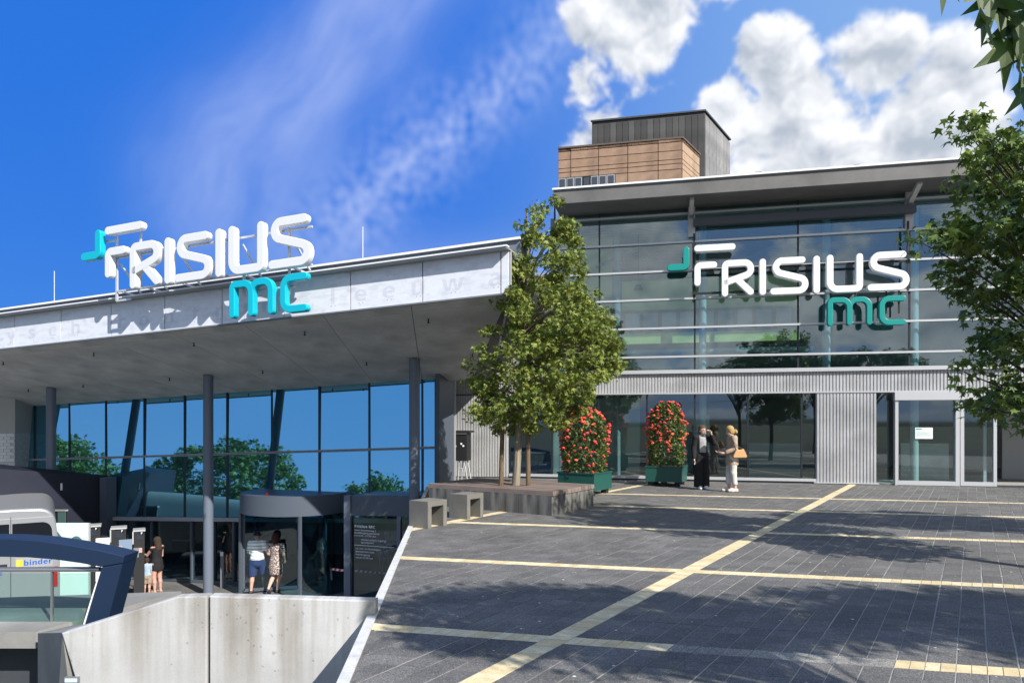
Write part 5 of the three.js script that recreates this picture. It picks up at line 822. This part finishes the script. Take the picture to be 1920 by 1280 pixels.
  const g = new THREE.ExtrudeGeometry(s, { depth: .07, bevelEnabled: true, bevelThickness: .025, bevelSize: .02, bevelSegments: 3 }); g.translate(0, 0, -.035); const lea = mat(.48, .26, .11, .55); part(b, 'pouch', g, lea); part(b, 'strap', new THREE.TubeGeometry(new THREE.CatmullRomCurve3([V(-.1, .2, .03), V(-.16, .38, -.02), V(-.19, .52, -.1), V(-.12, .38, .02), V(.1, .2, .03)]), 30, .009, 6), mat(.12, .08, .05, .6));
}
{
  // couple walking to the door
  const m0 = aGround(482, 1111), grey = cloth(.3, .28, .26), stripes = canvasTex(16, 128, (c) => { c.fillStyle = '#e9efee'; c.fillRect(0, 0, 16, 128); c.fillStyle = '#9aa7a6'; for (let k = 0; k < 4; k++) c.fillRect(0, 8 + k * 32, 16, 10); }); stripes.wrapS = stripes.wrapT = THREE.RepeatWrapping; stripes.repeat.set(2, 2.8);
  person('man in a dark cap, striped white shirt and blue shorts seen from behind', m0, Math.PI + .1, 1.03, { build: 1.22, hairM: grey, skin: [.50, .29, .22], J: { em: [-.30, 1.13, -.06], wm: [-.44, 1.00, .02], ep: [.245, 1.12, .0], wp: [.20, .92, .14], am: [-.15, .085, .16], km: [-.13, .50, .12], ap: [.13, .085, -.14], kp: [.12, .49, -.02], hm: [-.1, .9, 0], hp: [.1, .9, 0] }, hand: { m: [[-1, -.1, .15], [0, -.2, 1]] },
    wear: ({ q, J, torso, arm, leg, foot, hx, fl, headC }) => [
      { name: 'shirt', chains: [...torso, ...arm('m'), ...arm('p'), fl([q('hip', .16), [0, .85, 0, .165]], 1.2)], grow: .026, mat: new THREE.MeshStandardMaterial({ map: stripes, roughness: .9 }), clip: (x, y, z) => Math.max(.80 - y, y - 1.44, Math.abs(x) > .20 && y < 1.17 ? .02 : -1) },
      { name: 'shorts', chains: [[q('hip', .155), [0, .84, 0, .16]], [q('hm', .12), [J.km[0], .47, J.km[2], .10]], [q('hp', .12), [J.kp[0], .47, J.kp[2], .10]]], grow: .01, mat: cloth(.022, .055, .16), clip: (x, y) => Math.max(.47 - y, y - .93) },
      { name: 'shoes', chains: [...foot('m'), ...foot('p')], grow: .014, h: .012, mat: mat(.03, .028, .03, .6), clip: (x, y) => Math.max(y - .11, .004 - y) },
      { name: 'cap', chains: [[[...hx(0, .03, -.012), .095]], [[...hx(0, .05, .07), .05], [...hx(0, .045, .13), .03]]].map((c) => (c.length === 1 ? [c[0], c[0]] : c)), grow: .012, h: .01, mat: cloth(.012, .016, .035), clip: (x, y) => hx(0, .03, 0)[1] - y },
      { name: 'hair', mat: grey, ...headHair(hx, (x, y, z) => { const c = hx(0, -.01, .0); return z > c[2] - .01 || y < c[1] - .05 || y > c[1] + .03 ? .02 : -1; }) },
    ] });
  const w0 = aGround(517, 1112), red = cloth(.055, .018, .018), leo = pixels(128, (u, v) => { const s = tileF(u, v, 12, 41, 2); return s > .05 ? [.80, .75, .72] : s > -.1 ? [.45, .38, .36] : [.16, .13, .13]; }, 3);
  person('woman with dark red hair in a patterned dress walking beside the man', w0, Math.PI - .12, .985, { hairM: red, skin: [.58, .36, .28], J: { em: [-.24, 1.11, -.02], wm: [-.21, .92, .13], ep: [.22, 1.12, .0], wp: [.13, .95, .16], am: [-.02, .085, .05], km: [-.08, .5, .06], ap: [.10, .18, -.26], kp: [.07, .50, .0], toep: [0, -.12, .08] },
    wear: ({ q, J, torso, arm, leg, foot, hx, fl }) => [
      { name: 'dress', chains: [...torso, ...arm('m'), ...arm('p'), fl([q('hip', .155), [0, .75, 0, .175], [0, .56, 0, .165]], 1.15)], grow: .02, mat: new THREE.MeshStandardMaterial({ map: leo, roughness: .9 }), clip: (x, y, z) => Math.max(.55 - y, y - 1.43, Math.abs(x) > .19 && y < 1.19 ? .02 : -1) },
      { name: 'shoes', chains: [...foot('m'), ...foot('p')], grow: .013, h: .012, mat: mat(.035, .03, .032, .6), clip: (x, y, z) => (z < -.1 ? Math.max(y - .24) : Math.max(y - .1, .004 - y)) },
      { name: 'hair', mat: red, chains: [[[...hx(0, .05, -.015), .094], [...hx(0, -.05, -.045), .085]]], grow: .02, h: .01, k: .02, clip: (x, y, z) => { const c = hx(0, .02, .045); return z > c[2] && y < c[1] + .03 ? .02 : -1; } },
    ] });
  // woman and child at the machines
  const k0 = aGround(294, 1112), dark = cloth(.05, .03, .02);
  person('woman in a short black dress reaching to the ticket machine', k0, Math.PI + 1.15, .96, { hairM: dark, skin: [.50, .28, .22], J: { ep: [.18, 1.16, .20], wp: [.16, 1.18, .42], em: [-.2, 1.1, .05], wm: [-.14, .98, .2] },
    wear: ({ q, J, torso, arm, foot, hx, fl }) => [
      { name: 'dress', chains: [...torso, fl([q('hip', .15), [0, .80, 0, .16], [0, .70, 0, .16]], 1.2)], grow: .02, mat: cloth(.015, .013, .018), clip: (x, y, z) => Math.max(.70 - y, y - 1.40) },
      { name: 'shoes', chains: [...foot('m'), ...foot('p')], grow: .01, h: .012, mat: mat(.3, .2, .15, .6), clip: (x, y) => Math.max(y - .07, .004 - y) },
      { name: 'hair', mat: dark, chains: [[[...hx(0, .05, -.015), .094], [...hx(0, -.2, -.07), .08]]], grow: .014, h: .01, k: .02, clip: (x, y, z) => { const c = hx(0, .02, .045); return z > c[2] && y < c[1] + .03 ? .02 : -1; } },
    ] });
  const c0 = aGround(275, 1115);
  person('small child in a light blue shirt and beige shorts at the ticket machine', c0, Math.PI + .3, .62, { hairM: dark, skin: [.50, .30, .23], J: { head: [0, 1.58, .01] },
    wear: ({ q, J, torso, arm, foot, hx, fl }) => [
      { name: 'shirt', chains: [...torso, ...arm('m'), ...arm('p')], grow: .03, mat: cloth(.42, .56, .72), clip: (x, y, z) => Math.max(.86 - y, y - 1.44, Math.abs(x) > .19 && y < 1.16 ? .02 : -1) },
      { name: 'shorts', chains: [[q('hip', .14), [0, .84, 0, .145]], [q('hm', .11), [J.km[0], .50, J.km[2], .10]], [q('hp', .11), [J.kp[0], .50, J.kp[2], .10]]], grow: .012, mat: cloth(.42, .33, .24), clip: (x, y) => Math.max(.52 - y, y - .92) },
      { name: 'shoes', chains: [...foot('m'), ...foot('p')], grow: .014, h: .012, mat: mat(.1, .1, .12, .6), clip: (x, y) => Math.max(y - .11, .004 - y) },
      { name: 'hair', mat: dark, ...headHair(hx, (x, y, z) => { const c = hx(0, .01, .04); return z > c[2] && y < c[1] + .03 ? .02 : -1; }) },
    ] });
  // visitor behind the glass of the portal
  const v0 = aP(aU(727, .2), AG + .006, .2), pat = pixels(64, (u, v) => { const s = tileF(u, v, 6, 51, 2); return s > .12 ? [.75, .8, .85] : [.10, .16, .30]; }, 2.2);
  person('visitor in a blue patterned shirt standing behind the door glass', v0, -.4, 1.02, { hairM: grey, build: 1.1,
    wear: ({ q, J, torso, arm, foot, hx, fl }) => [
      { name: 'shirt', chains: [...torso, ...arm('m'), ...arm('p')], grow: .026, mat: new THREE.MeshStandardMaterial({ map: pat, roughness: .9 }), clip: (x, y, z) => Math.max(.86 - y, y - 1.44, Math.abs(x) > .2 && y < 1.14 ? .02 : -1) },
      { name: 'trousers', chains: [[q('hip', .14), [0, .86, 0, .14]], [q('hm', .10), q('km', .08), q('am', .07)], [q('hp', .10), q('kp', .08), q('ap', .07)]], grow: .01, mat: cloth(.02, .022, .03), clip: (x, y) => Math.max(.06 - y, y - .96) },
      { name: 'shoes', chains: [...foot('m'), ...foot('p')], grow: .014, h: .012, mat: M.rubber, clip: (x, y) => Math.max(y - .1, .004 - y) },
      { name: 'hair', mat: grey, ...headHair(hx, (x, y, z) => { const c = hx(0, .03, .03); return z > c[2] && y < c[1] + .03 ? .02 : -1; }) },
    ] });
}
renderer.render(scene, camera);
